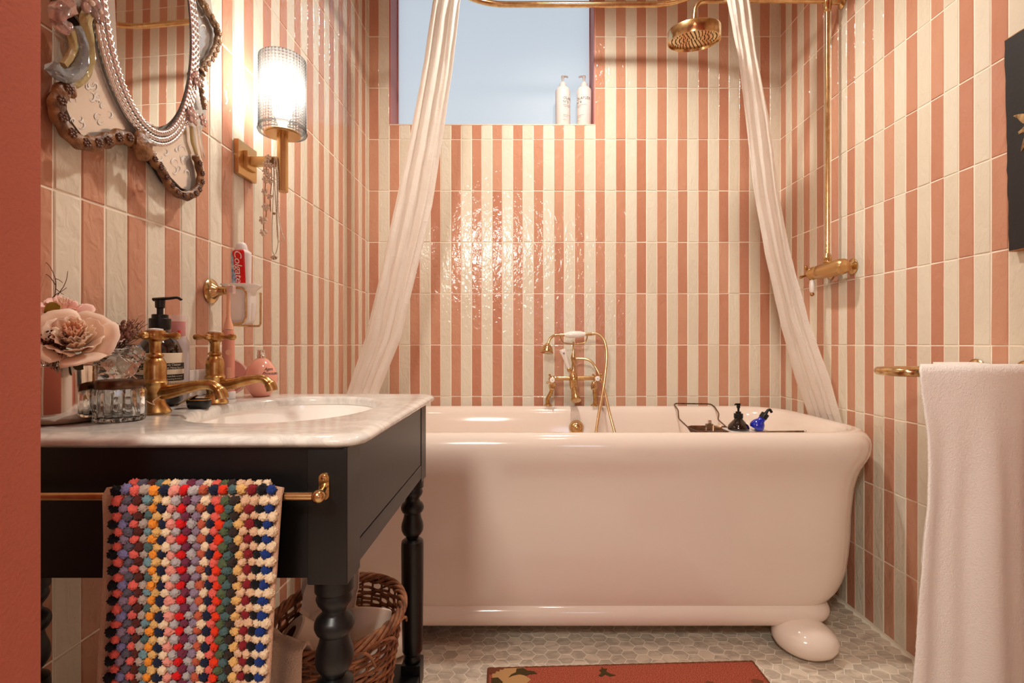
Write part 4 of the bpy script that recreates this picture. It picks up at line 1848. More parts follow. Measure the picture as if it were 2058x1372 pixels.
tm = M()
na, nz = 48, 22
for k in range(nz + 1):
    t = k / nz
    z = tzb - .03 + (ttop - tzb + .03) * t
    sh_ = 1 if t < .94 else 1 - ((t - .94) / .06) ** 2 * .35
    for i in range(na):
        a = 2 * PI * i / na
        x, y = tube_sec(min(t, 1), a)
        tm.v.append((tpx + x * sh_, tpy + y * sh_, z))
for k in range(nz):
    for i in range(na):
        j = (i + 1) % na
        tm.f.append((k * na + i, k * na + j, (k + 1) * na + j, (k + 1) * na + i))
        ac = 2 * PI * (i + .5) / na
        zz = k / nz
        xx = math.cos(ac)
        front = math.sin(ac) < 0
        mi = 0
        if front:
            lft = -0.18 - .45 * math.sin(max(0, (zz - .25)) * 2.2) * .6 + .3 * max(0, .35 - zz)
            if lft < xx < .62:
                mi = 1
            elif xx <= lft:
                mi = 2
        tm.m.append(mi)
tm.f.append(tuple(range(nz * na, nz * na + na)))
tm.m.append(0)
build('tube_body', tm, ['white_plastic', 'red_print', 'blue_print'], tp, angle=60)
build('cap', lathe([(.0135, 0), (.0140, .002), (.0120, .012), (.0095, .017), (.0075, .0185), (.0005, .019)], 28).move(tpx, tpy, ttop - .001), 'white_plastic', tp)
build('cap_rim', lathe([(.0145, -.004), (.0150, -.002), (.0145, .0015)], 28).move(tpx, tpy, ttop + .0005), 'white_plastic', tp)
lt = text_mesh('Colgate', .0262, spacing=.93, font_shear=.2)
W = twidth(lt)
lv = []
for (x, y, z) in lt.v:
    # x runs down the tube, y to the right
    zz = ttop - .006 - x * 1.0
    xx = -.0065 + y * .92
    q = max(-.98, min(.98, xx / .0225))
    t = max(0, min(1, (zz - (tzb - .03)) / (ttop - tzb + .03)))
    yy = -(.006 + .013 * t) * (1 - abs(q) ** 2.5) ** .5
    lv.append((tpx + xx, tpy + yy - .0012, zz))
lt.v = lv
build('lettering', lt, 'white_label', tp, smooth=False, fixn=False)

# ------------------------------------------------------------------ things on the worktop
def on_top(px_, Y):
    return (PX(px_, Y), Y, ZT + .0006)


# electric toothbrush
X_, Y_, Z_ = on_top(459, 1.09)
tbr = thing('electric_toothbrush', 'rose pink electric toothbrush standing on a white charging foot', 'toothbrush', (X_, Y_, Z_))
build('charger', lathe([(.0135, 0), (.0140, .002), (.0140, .014), (.0132, .016), (.001, .016)], 32).move(X_, Y_, Z_), 'white_plastic', tbr)
build('handle', lathe([(.0120, .016), (.0122, .03), (.0122, .12), (.0115, .140), (.0105, .148), (.001, .149)], 32).move(X_, Y_, Z_), 'brush_pink', tbr)
build('handle_window', lathe([(.0028, 0), (.0030, .0004), (.001, .0006)], 20).xf(Matrix.Translation((X_ + .0065, Y_ - .0105, Z_ + .10)) @ rot_to((.53, -.85, 0)) @ Matrix.Scale(2.0, 4)), 'brush_peach', tbr)
build('panel', tube([(X_ + .0068, Y_ - .0102, Z_ + .030), (X_ + .0068, Y_ - .0102, Z_ + .068)], .0042, 12, flat=((.53, -.85, 0), .2)), 'brush_peach', tbr)
for k in range(4):
    build('indicator', tube([(X_ + .0045, Y_ - .0122, Z_ + .036 + k * .007), (X_ + .0095, Y_ - .0092, Z_ + .036 + k * .007)], .0003, 5), 'grey_ink', tbr)
build('neck', lathe([(.0105, .149), (.0085, .160), (.0055, .170), (.0040, .178), (.0036, .20), (.0034, .228), (.003, .236)], 20).move(X_, Y_, Z_), 'brush_peach', tbr)
build('head', ball((X_ + .001, Y_, Z_ + .236), .0065, 16, 12, sx=.7, sy=.8, sz=1.5), 'brush_peach', tbr)
brm = M()
for i in range(6):
    for j in range(9):
        yy = Y_ + (i - 2.5) * .0019
        zz = Z_ + .2275 + j * .0020
        brm.join(tube([(X_ + .003, yy, zz), (X_ + .0125, yy + random.gauss(0, .0004), zz + random.gauss(0, .0004))], .0008, 5))
o_ = build('bristles', brm, 'bristle', tbr)
o_['kind'] = 'stuff'

# egg shaped perfume bottle
X_, Y_, Z_ = on_top(525, 1.145)
pf = thing('perfume_bottle', 'egg-shaped peach pink perfume bottle with silver spray collar', 'perfume', (X_, Y_, Z_))
build('bottle', lathe([(.001, 0), (.0165, 0), (.0185, .0015), (.0265, .012), (.0325, .026), (.0345, .038), (.0335, .050), (.0285, .064), (.0215, .075), (.0135, .083), (.0085, .086), (.001, .086)], 48).move(X_, Y_, Z_), 'perfume_pink', pf, angle=50)
build('collar', lathe([(.0088, .085), (.0088, .0925), (.0080, .0935), (.0078, .095), (.001, .095)], 32).move(X_, Y_, Z_), 'steel', pf, angle=30)
build('spray_button', lathe([(.0075, .095), (.0080, .0962), (.0080, .1035), (.0070, .1045), (.001, .1047)], 32).move(X_, Y_, Z_), 'steel', pf, angle=30)


def wrap_profile(m, cx, cy, cz, prof, a0, z0, off=.0004):
    out = []
    for (x, y, z) in m.v:
        h = z0 + y
        r = prof[-1][0]
        for k in range(len(prof) - 1):
            if prof[k][1] <= h <= prof[k + 1][1]:
                t = (h - prof[k][1]) / max(1e-9, prof[k + 1][1] - prof[k][1])
                r = prof[k][0] + (prof[k + 1][0] - prof[k][0]) * t
                break
        r += off
        out.append((cx + r * math.cos(a0 + x / .032), cy + r * math.sin(a0 + x / .032), cz + h))
    m.v = out
    return m


ppf = [(.0265, .012), (.0325, .026), (.0345, .038), (.0335, .050), (.0285, .064), (.0215, .075)]
fa = math.atan2(-Y_, -X_)
for txt, h, o2 in (('Agent', .059, .004), ('Provocateur', .0495, .000)):
    lt = text_mesh(txt, .0098, font_shear=.5, spacing=.9)
    build('lettering', wrap_profile(lt, X_, Y_, Z_, ppf, fa + .05 + o2 / .03, h, .0006), 'ink', pf, smooth=False, fixn=False)


# round compacts leaning at the wall end
def compact(px_, Y, r, mt, lab, word=None, tilt=.0):
    X_, Y_, Z_ = on_top(px_, Y)
    t = thing('powder_compact', lab, 'compact', (X_, Y_, Z_))
    dirv = Vector((.35, -1, .10)).normalized()
    c = Vector((X_, Y_, Z_ + r))
    build('case', lathe_at([(.001, -.008), (r - .002, -.008), (r, -.006), (r, .004), (r - .002, .006), (.001, .0065)], c, dirv, 56), mt, t, angle=40)
    build('lid_ring', lathe_at([(r - .0015, .0058), (r - .001, .0072), (r - .0025, .0076), (r - .004, .0066)], c, dirv, 56, cap=False), 'compact_cream', t)
    if word:
        lt = text_mesh(word, .021, spacing=.95)
        w = twidth(lt)
        up = Vector((0, 0, 1))
        rt = Vector((1, .35, 0)).normalized()
        lt.v = [tuple(c + dirv * .0078 + rt * (x - w / 2 + .004) + up * (y - .010)) for x, y, z in lt.v]
        build('lettering', lt, 'ink', t, smooth=False, fixn=False)


compact(446, 1.188, .0340, 'compact_cream', 'pale cream round compact standing behind the pink one, at the far basin tap')
compact(458, 1.163, .0425, 'compact_pink', 'dusty pink round compact with black lettering between toothbrush and perfume egg', 'glaze')

# dark pump bottle with cream label
BX, BY, BZ = -0.6965, 0.972, ZT + .0006
pb = thing('pump_bottle', 'dark brown pump bottle with cream printed label behind the brass tap', 'bottle', (BX, BY, BZ))
BR = .0375
build('bottle', lathe([(.001, 0), (.030, 0), (.034, .004), (BR, .009), (BR, .100), (.0362, .108), (.030, .122), (.0205, .134), (.0165, .141), (.0160, .149), (.001, .149)], 56).move(BX, BY, BZ), 'brown_bottle', pb, angle=50)
build('label', lathe([(BR + .0003, .026), (BR + .0005, .0265), (BR + .0005, .1005), (BR + .0003, .101)], 56, cap=False).move(BX, BY, BZ), 'label_cream', pb, angle=50)
for a, b in ((.0700, .0820), (.0480, .0605)):
    build('label_band', lathe([(BR + .0006, a), (BR + .0008, a + .0002), (BR + .0008, b - .0002), (BR + .0006, b)], 56, cap=False).move(BX, BY, BZ), 'ink', pb, angle=50)
fa = math.atan2(-BY, -BX)
for txt, size, z_, x_, mt in (('Aesop.', .0170, .0870, -.066, 'ink'), ('A Rose By Any Other Name', .0058, .0768, -.062, 'label_cream'), ('Body Cleanser', .0058, .0768, .006, 'label_cream'), ('Gel Nettoyant Corporel', .0052, .0713, -.058, 'label_cream'), ('Rose Même Sous Un', .0052, .0713, .0045, 'label_cream'),
                              ('Cardamom Seed, Black Pepper', .0042, .0555, -.055, 'label_cream'), ('treat flesh to smooth', .0042, .0555, .010, 'label_cream'), ('cleansing formula is a', .0042, .0505, .009, 'label_cream'), ('by Rose Petal', .0042, .0420, .010, 'ink'), ('purifies your complexion', .0042, .0370, .006, 'ink'), ('500 mL  16.9 fl oz', .0042, .0310, -.045, 'ink')):
    lt = text_mesh(txt, size, spacing=.95)
    build('lettering', wrap_cyl(lt, BX, BY, BR + .0012, fa + x_ / BR, BZ + z_), mt, pb, smooth=False, fixn=False)
build('pump_collar', lathe([(.0175, .146), (.0180, .148), (.0180, .166), (.0170, .167), (.0135, .167), (.0135, .174), (.012, .175), (.001, .175)], 40).move(BX, BY, BZ), 'black_plastic', pb, angle=30)
build('pump_stem', lathe([(.0055, .174), (.0055, .186), (.0080, .188), (.0085, .202), (.001, .2025)], 24).move(BX, BY, BZ), 'black_plastic', pb, angle=30)
build('pump_nozzle', tube(catmull([(BX - .012, BY, BZ + .2035), (BX, BY, BZ + .2045), (BX + .02, BY, BZ + .206), (BX + .033, BY, BZ + .207), (BX + .041, BY, BZ + .203)], 5), lambda t: .0052 - .0022 * t, 12, flat=((0, 0, 1), .7)), 'black_plastic', pb)

# bottle with a red cap behind
X_, Y_, Z_ = -.7195 + .012, 1.040, ZT + .0006
rc = thing('mouthwash_bottle', 'frosted plastic bottle with bright red inner cap behind the brown pump bottle', 'bottle', (X_, Y_, Z_))
build('bottle', lathe([(.001, 0), (.018, 0), (.0195, .003), (.0195, .118), (.0165, .128), (.0150, .132), (.001, .132)], 36).move(X_, Y_, Z_), 'frosted_plastic', rc, angle=40)
build('red_cap', lathe([(.0115, .134), (.0125, .136), (.0125, .164), (.001, .165)], 32).move(X_, Y_, Z_), 'red_plastic', rc, angle=40)
build('spout_tab', box(X_ + .004, Y_ - .014, Z_ + .138, X_ + .012, Y_ - .009, Z_ + .146, .001), 'red_plastic', rc)
ov_ = lathe([(.0160, .130), (.0165, .132), (.0165, .176), (.0155, .178), (.001, .178), (.001, .1775), (.0150, .177), (.0155, .175), (.0155, .131)], 36, cap=False).move(X_, Y_, Z_)
build('clear_cap', ov_, 'clear_plastic', rc, angle=50)

# little black dish with a brass lid leaning on it
X_, Y_, Z_ = on_top(400, .935)
dp = thing('trinket_dish', 'small black oval pot with brass rim beneath the near tap spout', 'dish', (X_, Y_, Z_))
build('dish', lathe([(.001, 0), (.0175, 0), (.0195, .002), (.0215, .013), (.0210, .015), (.0190, .015), (.0180, .004), (.001, .003)], 40, sy=.8).move(X_, Y_, Z_), 'black_plastic', dp, angle=40)
build('rim', tube([(X_ + .0208 * math.cos(2 * PI * i / 40), Y_ + .0208 * .8 * math.sin(2 * PI * i / 40), Z_ + .0155) for i in range(40)], .0011, 6, closed=True), 'brass', dp)
ld = thing('dish_lid', 'oval brass lid leaning against the small black pot', 'lid', (X_ - .026, Y_ - .002, Z_))
build('lid_plate', lathe_at([(.001, -.0012), (.0185, -.0012), (.0200, 0), (.0185, .0012), (.001, .0024)], (X_ - .020, Y_ - .002, Z_ + .0135), (-.48, -.10, .87), 36), 'brass', ld)

# ------------------------------------------------------------------ metal pot with flowers, jar, decanter
X_, Y_, Z_ = -.6955, .764, ZT + .0006
pt = thing('metal_vase', 'polished silver pot holding peach blooms, nearest the wall', 'vase', (X_, Y_, Z_))
PR = .0415
build('pot', lathe([(.001, 0), (.034, 0), (.0385, .003), (.0408, .009), (PR, .018), (PR, .0845), (PR - .0006, .0855), (PR - .0015, .0845), (PR - .0015, .01), (.001, .004)], 72, cap=False).move(X_, Y_, Z_), 'mirror_steel', pt, angle=50)
build('moss', lathe([(.001, .072), (.036, .070), (PR - .002, .068)], 30, cap=False).move(X_, Y_, Z_), 'dried_dark', pt)


def petal(c, ax, az, tilt, r, w, h, curl, seed, ruf=.0):
    """cup petal around axis; az azimuth; tilt = how open"""
    rot = rot_to(ax)

    def fn(u, v):
        s = (u - .5) * 2
        wd = w * (math.sin(PI * min(1, v * .62 + .12)) ** .8)
        a = az + s * wd / max(r, .006)
        rr = r * (.25 + .75 * math.sin(min(1.35, v * 1.25)) * (1 + .0 * s)) + h * math.sin(tilt) * v * v
        zz = -r * .75 + h * v * math.cos(tilt) * 1.0 + curl * (v ** 5) * (-.5) - abs(s) ** 3 * h * .18 * v
        rr += curl * v ** 4 + ruf * math.sin(s * 9 + seed) * v * v + .0012 * noise.noise(Vector((u * 3, v * 3, seed)))
        return rot @ Vector((rr * math.cos(a), rr * math.sin(a), zz)) + Vector(c)
    return grid(fn, 10, 8)


def bloom(name, lab, c, ax, size, layers, group):
    t = thing(name, lab, 'flower', c, group)
    rd = random.Random(hash(lab) % 1000 if False else len(lab))
    for (n_, r, w, h, tilt, curl, mt, ruf) in layers:
        for k in range(n_):
            az = 2 * PI * k / n_ + rd.random() * .5 + r * 60
            q = rd.uniform(.9, 1.1)
            p = petal(c, ax, az, tilt + rd.uniform(-.08, .08), r * size, w * size * q, h * size * q, curl * size, rd.random() * 9, ruf * size)
            o_ = build('petal', p, mt, t, angle=80, fixn=False)
            md = o_.modifiers.new('thick', 'SOLIDIFY')
            md.thickness = .0006
    return t


LAY = [(5, .82, .62, 1.05, .38, .16, 'petal', .02), (6, .70, .50, 1.05, .12, .08, 'petal', .03), (7, .52, .34, 1.0, .05, .05, 'petal', .05), (7, .36, .26, .98, .0, .05, 'petal', .06), (6, .22, .18, .95, 0, .04, 'petal_deep', .05), (4, .10, .12, .88, 0, .02, 'petal_deep', .03)]
LP = [(5, .75, .60, 1.0, .45, .20, 'petal_pale', .02), (5, .55, .45, 1.0, .15, .10, 'petal_pale', .03), (5, .32, .30, .98, .0, .05, 'petal_pale', .04), (3, .14, .18, .95, 0, .03, 'petal', .02)]
bloom('peony_bloom', 'big open peach garden rose at the front of the metal pot', (PX(150, .735), .735, PZ(684, .735)), (.42, -.62, .55), .039, LAY, 'blooms in the metal pot')
bloom('rose_bloom', 'pale pink rose behind and above the big peach one', (-.712, .785, PZ(627, .785)), (.25, -.3, .9), .029, LP, 'blooms in the metal pot')
bloom('rose_bloom', 'small half hidden cream rose to the right of the big peach bloom', (PX(196, .80) + .004, .80, PZ(676, .80)), (.5, -.3, .8), .023, LP, 'blooms in the metal pot')
# leaves
for (a, b, Y, sz, mt, ang) in ((92, 628, .745, .026, 'leaf_green', 1.2), (100, 640, .75, .020, 'leaf_green', .6), (168, 742, .735, .018, 'leaf_dark', -.8), (125, 640, .76, .014, 'leaf_dark', .3)):
    c = Vector((PX(a, Y), Y, PZ(b, Y)))

    def lf(u, v, c=c, sz=sz, ang=ang):
        s = (u - .5) * 2
        w = math.sin(PI * v) ** .7 * .42
        p = Vector((s * w * sz, -.12 * sz * abs(s), v * sz))
        p = Matrix.Rotation(ang, 3, 'Y') @ p
        return c + p
    o_ = build('leaf', grid(lf, 4, 8), mt, None, angle=80, fixn=False, loc=tuple(c))
    md = o_.modifiers.new('thick', 'SOLIDIFY')
    md.thickness = .0004
    tag(o_, {1.2: 'yellow green leaf left under the pink rose', .6: 'smaller yellow green leaf tucked behind the big peach bloom', -.8: 'dark green leaf drooping below the big peach bloom', .3: 'dark pointed leaf between the pink rose and the big bloom'}[ang], 'leaf', 'leaves in the metal pot')


def dried(name, lab, base, dirs, n_, L_, mt, head, seed, hr_=.002):
    t = thing(name, lab, 'dried flower', base, 'dried stems in the metal pot')
    rd = random.Random(seed)
    stm, hd = M(), M()
    for k in range(n_):
        d_ = Vector(dirs) + Vector((rd.gauss(0, .33), rd.gauss(0, .3), rd.gauss(0, .25)))
        d_.normalize()
        l_ = L_ * rd.uniform(.55, 1.1)
        p0 = Vector(base) + Vector((rd.gauss(0, .006), rd.gauss(0, .005), 0))
        p1 = p0 + d_ * l_ * .6 + Vector((rd.gauss(0, .003), 0, .004))
        p2 = p0 + d_ * l_ + Vector((rd.gauss(0, .004), 0, .003))
        stm.join(tube(catmull([p0, p1, p2], 4), .0004, 5))
        for j in range(head):
            q = p1.lerp(p2, rd.random() * 1.05)
            q = q + Vector((rd.gauss(0, .0018), rd.gauss(0, .0018), rd.gauss(0, .0018)))
            b_ = ball((0, 0, 0), hr_ * rd.uniform(.6, 1.2), 6, 4, sz=rd.uniform(1.0, 2.2))
            b_.xf(Matrix.Translation(q) @ rot_to(d_ + Vector((rd.gauss(0, .6), rd.gauss(0, .6), rd.gauss(0, .3)))))
            hd.join(b_)
    o_ = build('stems', stm, 'twig', t, fixn=False)
    o_['kind'] = 'stuff'
    o_ = build('seed_heads', hd, mt, t, angle=80, fixn=False)
    o_['kind'] = 'stuff'


dried('dried_sprig', 'mauve brown dried flower cluster right of the big peach bloom', (PX(212, .79), .79, PZ(705, .79)), (.55, -.1, .8), 26, .045, 'dried_flower', 9, 3, .0022)
dried('dried_sprig', 'dark purple dried heather at the left foot of the big peach bloom', (PX(105, .722), .722, PZ(736, .722)), (.0, -.05, 1), 26, .046, 'dried_dark', 9, 5, .0014)
dried('dried_grass', 'pale fluffy dried grass reaching towards the black pump', (PX(235, .83), .83, PZ(700, .83)), (.75, 0, .75), 40, .056, 'dried_pale', 5, 8, .0009)
tg_ = thing('bare_twig', 'fine bare brown twigs rising above the pink rose', 'twig', (-.70, .79, 1.08), 'dried stems in the metal pot')
for pts in ([(108, 608), (112, 580), (111, 560), (100, 535), (84, 520)], [(105, 612), (118, 590), (128, 575), (134, 560), (136, 545)], [(111, 572), (100, 556), (84, 546)], [(112, 580), (122, 588), (128, 592)], [(104, 600), (112, 592), (124, 585), (134, 578)], [(111, 560), (118, 562), (126, 568)]):
    build('twig_stem', tube(catmull([(PX(a, .80), .80, PZ(b, .80)) for a, b in pts], 5), lambda t: .00065 - .0003 * t, 6), 'twig', tg_)

# ribbed glass jar with tarnished lid
X_, Y_, Z_ = -.6215, .781, ZT + .0006
jr = thing('glass_jar', 'ribbed clear glass jar with tarnished silver lid beside the metal pot', 'jar', (X_, Y_, Z_))
jm = M()
ns = 96
pro = [(.026, 0), (.0315, .001), (.0335, .004), (.0335, .044), (.0315, .050), (.0305, .053), (.0305, .058)]
inn = [(.0275, .058), (.0275, .050), (.0295, .044), (.0290, .010), (.0250, .006)]
allp = pro + inn
for r, z in allp:
    inner = (r, z) in inn
    for i in range(ns):
        a = 2 * PI * i / ns
        q = r
        if .003 < z < .046 and not inner:
            q = r - .0022 * (abs(math.sin(a * 8)) < .35) - .0008 * abs(math.cos(a * 8))
        jm.v.append((X_ + q * math.cos(a), Y_ + q * math.sin(a), Z_ + z))
for k in range(len(allp) - 1):
    for i in range(ns):
        j = (i + 1) % ns
        jm.f.append((k * ns + i, k * ns + j, (k + 1) * ns + j, (k + 1) * ns + i))
jm.f.append(tuple(range(ns - 1, -1, -1)))
jm.f.append(tuple(range((len(allp) - 1) * ns, len(allp) * ns)))
jm.m = [0] * len(jm.f)
build('jar_body', jm, 'glass', jr, angle=50)
build('lid', lathe([(.0285, .0490), (.0310, .0495), (.0318, .051), (.0318, .0590), (.0308, .0620), (.027, .0632), (.001, .0636)], 56).move(X_, Y_, Z_), 'bronze', jr, angle=50)


def facet_ball(c, r, sz=1.0, n_=9, rings=5):
    m = M()
    for k in range(1, rings):
        ph = PI * k / rings
        for i in range(n_):
            a = 2 * PI * (i + (.5 if k % 2 else 0)) / n_
            m.v.append((c[0] + r * math.sin(ph) * math.cos(a), c[1] + r * math.sin(ph) * math.sin(a), c[2] + r * sz * math.cos(ph)))
    for k in range(rings - 2):
        for i in range(n_):
            j = (i + 1) % n_
            a, b = k * n_ + i, k * n_ + j
            if k % 2 == 0:
                l0, l1 = (k + 1) * n_ + i, (k + 1) * n_ + (i + 1) % n_
                m.f += [(a, l1, b), (a, l0, l1)]
            else:
                l0, l1 = (k + 1) * n_ + i, (k + 1) * n_ + j
                m.f += [(a, l0, b), (b, l0, l1)]
    m.f.append(tuple(range(n_ - 1, -1, -1)))
    m.f.append(tuple(range((rings - 2) * n_, (rings - 1) * n_)))
    m.m = [0] * len(m.f)
    return m


X_, Y_, Z_ = -.655, .853, ZT + .0006
dc = thing('crystal_decanter', 'cut crystal scent decanter with two faceted balls behind the silver-lidded jar', 'decanter', (X_, Y_, Z_))
build('body', lathe([(.024, 0), (.026, .003), (.022, .030), (.010, .046), (.010, .054)], 12).move(X_, Y_, Z_), 'glass', dc, smooth=False)
build('stopper_ball', facet_ball((PX(236, Y_), Y_, PZ(732, Y_)), .0335, .84, 10, 6), 'glass', dc, smooth=False)
build('stopper_finial', facet_ball((PX(257, Y_), Y_ + .01, PZ(711, Y_)), .019, 1, 8, 5), 'glass', dc, smooth=False)
# raffia string trailing from the jar under the tap
sg = tag(build('raffia_string', tube(catmull([(PX(262, .79), .79, PZ(752, .79)), (PX(282, .79), .79, PZ(770, .79)), (PX(288, .80), .80, PZ(800, .80)), (PX(310, .82), .82, PZ(813, .82)), (PX(325, .85), .83, PZ(806, .83)), (PX(331, .85), .84, PZ(796, .84))], 8), .0008, 6), 'dried_pale', loc=(PX(262, .79), .79, PZ(752, .79))), 'thin raffia thread trailing from the crystal past the near tap', 'string')

# ------------------------------------------------------------------ curtains and rail
def curtain(keys, lab, nf, ph):
    keys = sorted(keys)
    ys = [k[0] for k in keys]

    def at(y):
        for i in range(len(keys) - 1):
            if keys[i][0] <= y <= keys[i + 1][0]:
                t = (y - keys[i][0]) / (keys[i + 1][0] - keys[i][0])
                t2 = t
                return [keys[i][q] + (keys[i + 1][q] - keys[i][q]) * t2 for q in range(len(keys[i]))]
        return keys[-1]

    def fn(u, v):
        y = ys[0] + (ys[-1] - ys[0]) * v
        _, xl, xr, yl, yr, amp = at(y)
        Y = yl + (yr - yl) * u
        w = (xr - xl) * (.018 * math.sin(v * 13 + ph) * (u - .5))
        px_ = xl + (xr - xl) * (u + .035 * math.sin(2 * PI * nf * u * 2 + ph)) + w
        Yd = Y + amp * (math.sin(2 * PI * nf * u + ph + 1.2 * math.sin(v * 4)) + .35 * math.sin(2 * PI * nf * 2.3 * u + 2 + v * 5))
        Yd += .004 * noise.noise(Vector((u * 9, v * 26, ph)))
        X = PX(px_, Y)
        zb = PZ(y, Y)
        return (X, Yd, zb)
    g = grid(fn, 110, 120)
    o_ = tag(build('shower_curtain', g, 'curtain_cloth', loc=fn(.5, 0), angle=80, fixn=False), lab, 'curtain', 'shower curtains on the oval rail')
    return o_


curtain([(-77, 884, 934, 1.97, 1.97, .014), (0, 868, 923, 1.97, 1.97, .014), (125, 849, 910, 2.0, 2.0, .013), (250, 825.5, 893, 2.02, 2.02, .012), (410, 793, 867, 2.04, 2.04, .012), (545, 764, 835, 2.05, 2.05, .012), (680, 732, 804, 2.05, 2.05, .011), (784, 698, 761, 2.04, 2.04, .010), (833, 688, 748, 2.03, 2.03, .012)],
        'white lace shower curtain on the window side, swept towards the washstand', 3.2, .4)
curtain([(-77, 1446, 1494, 1.97, 1.97, .013), (0, 1463.6, 1504, 1.97, 1.97, .013), (116, 1484, 1520.6, 1.99, 1.99, .013), (233, 1496, 1545, 2.0, 2.0, .012), (386, 1514, 1564, 2.03, 2.03, .011), (508, 1536, 1586, 2.05, 2.05, .011), (654, 1569, 1625, 2.10, 2.04, .010), (756, 1597, 1662, 2.14, 2.0, .010), (851, 1630, 1691, 2.185, 1.985, .004), (905, 1630, 1697, 2.185, 1.98, .003)],
        'white lace shower curtain beside the brass riser, tucked down behind the tub end', 2.6, 1.7)
RZ = 2.5375
rail = thing('curtain_rail', 'oval brass shower curtain rail above the bathtub', 'curtain rail', (.25, 1.9, RZ))
ring = []
for (x, y) in rrect(.61, .37, .29, 144):
    ring.append((.25 + x, 1.88 + y, RZ))
build('rail', tube(ring, .0125, 16, closed=True), 'brass', rail)
for (x, y) in ((-.36, 1.88), (.86, 1.88)):
    build('hanger', tube([(x, y, RZ), (x, y, ZC)], .006, 12), 'brass', rail)
    build('ceiling_rose', lathe([(.028, ZC - .008), (.028, ZC - .003), (.024, ZC)], 24).move(x, y, 0), 'brass', rail)

# ------------------------------------------------------------------ shower
VX, VY, VZ = 1.210, 2.000, 1.319
sh = thing('shower_valve', 'brass thermostatic shower valve with cross handle on the striped wall', 'shower', (XR, VY, VZ))
vb = [(.001, -.118), (.018, -.118), (.022, -.112), (.027, -.108), (.0285, -.100), (.0285, -.094), (.0265, -.092), (.0265, -.066), (.0285, -.064), (.0285, -.054), (.0275, -.052), (.031, -.045), (.0325, .0), (.0325, .085), (.030, .100), (.022, .110), (.001, .113)]
build('valve_body', lathe_at([(r * .94, z) for r, z in vb], (VX, VY, VZ), (0, -1, 0), 40), 'dull_brass', sh, angle=35)
for yy in (VY - .062, VY + .075):
    build('wall_flange', lathe_at([(.030, .0), (.0305, .004), (.026, .008), (.018, .010), (.014, .013), (.0125, .02), (.0125, .05)], (XR, yy, VZ + .004), (-1, 0, 0), 32), 'brass', sh, angle=40)
hx = VY + .142
build('handle_hub', lathe_at([(.009, 0), (.010, .012), (.0125, .016), (.0125, .026), (.010, .030), (.001, .031)], (VX, VY + .112, VZ), (0, 1, 0), 24), 'aged_brass', sh)
build('handle_cap', lathe_at([(.009, .0), (.0085, .003), (.001, .004)], (VX - .0, hx, VZ), (0, 1, 0), 20), 'ceramic', sh)
for k in range(4):
    a = .35 + k * PI / 2
    build('handle_arm', lathe_at([(.005, .010), (.0038, .016), (.0040, .022), (.0062, .029), (.0066, .034), (.0050, .039), (.001, .041)], (VX, VY + .133, VZ), (math.cos(a), 0, math.sin(a)), 14), 'aged_brass', sh)
lx = PX(1632, 2.095)
build('lever_stem', tube([(lx, 2.095, VZ - .018), (lx, 2.095, PZ(563, 2.095))], .005, 12), 'aged_brass', sh)
build('ceramic_lever', lathe([(.0065, PZ(588, 2.095)), (.0105, PZ(584, 2.095)), (.0108, PZ(572, 2.095)), (.0085, PZ(563, 2.095)), (.001, PZ(562, 2.095))], 24).move(lx, 2.095, 0), 'ceramic', sh)
build('lever_tip', ball((lx, 2.095, PZ(591, 2.095)), .0088, 16, 12), 'aged_brass', sh)
AZ = 2.383
rs_ = thing('shower_riser', 'slender brass riser pipe running up the wall from the shower valve', 'shower pipe', (VX, VY, VZ + .03))
build('riser_pipe', tube([(VX, VY, VZ + .03), (VX, VY, AZ)], .0088, 20), 'brass', rs_)
build('union', lathe([(.012, VZ + .026), (.0165, VZ + .032), (.0165, VZ + .044), (.0175, VZ + .046), (.0135, VZ + .052), (.0115, VZ + .062), (.009, VZ + .066)], 28).move(VX, VY, 0), 'brass', rs_, angle=35)
build('union', lathe([(.009, AZ - .044), (.013, AZ - .040), (.0145, AZ - .034), (.0140, AZ - .022), (.016, AZ - .018), (.015, AZ + .016), (.001, AZ + .02)], 28).move(VX, VY, 0), 'brass', rs_, angle=35)
build('wall_bracket', lathe_at([(.024, 0), (.025, .004), (.019, .008), (.010, .012), (.008, .05)], (XR, VY, AZ - .004), (-1, 0, 0), 28), 'brass', rs_, angle=40)
HX_ = .682
arm = catmull([(VX, VY, AZ), (1.0, VY, AZ + .003), (.80, VY, AZ + .003), (.715, VY, AZ - .002), (.690, VY, AZ - .025), (HX_ + .002, VY, AZ - .06), (HX_ + .001, VY, 2.305)], 8)
build('shower_arm', tube(arm, .0095, 18), 'brass', rs_)
HS = Vector((HX_, VY, 2.245))
ha = Vector((-.02, -.16, 1)).normalized()
hd = thing('rain_shower', 'round brass rain shower rose on the curved arm', 'shower', tuple(HS))
build('head_drum', lathe_at([(.001, -.012), (.096, -.012), (.0985, -.021), (.1015, -.021), (.1025, -.016), (.1025, .018), (.100, .0235), (.085, .027), (.03, .031), (.016, .038), (.014, .060), (.001, .061)], HS, ha, 72), 'brass', hd, angle=28)
nz_ = M()
mt_ = Matrix.Translation(HS) @ rot_to(ha)
for rg, cnt in ((.012, 6), (.026, 12), (.041, 18), (.056, 24), (.071, 30), (.085, 36)):
    for i in range(cnt):
        a = 2 * PI * i / cnt
        q = lathe([(.0017, -.0155), (.0021, -.012)], 6)
        q.move(rg * math.cos(a), rg * math.sin(a), 0)
        nz_.join(q)
nz_.xf(mt_)
o_ = build('nozzles', nz_, 'bronze', hd)
o_['kind'] = 'stuff'

# ------------------------------------------------------------------ bath mixer on the far rim
mx_ = thing('bath_mixer', 'brass bath shower mixer with porcelain handset on the far rim of the tub', 'bath mixer', (PX(1153, 2.39), 2.39, .731))


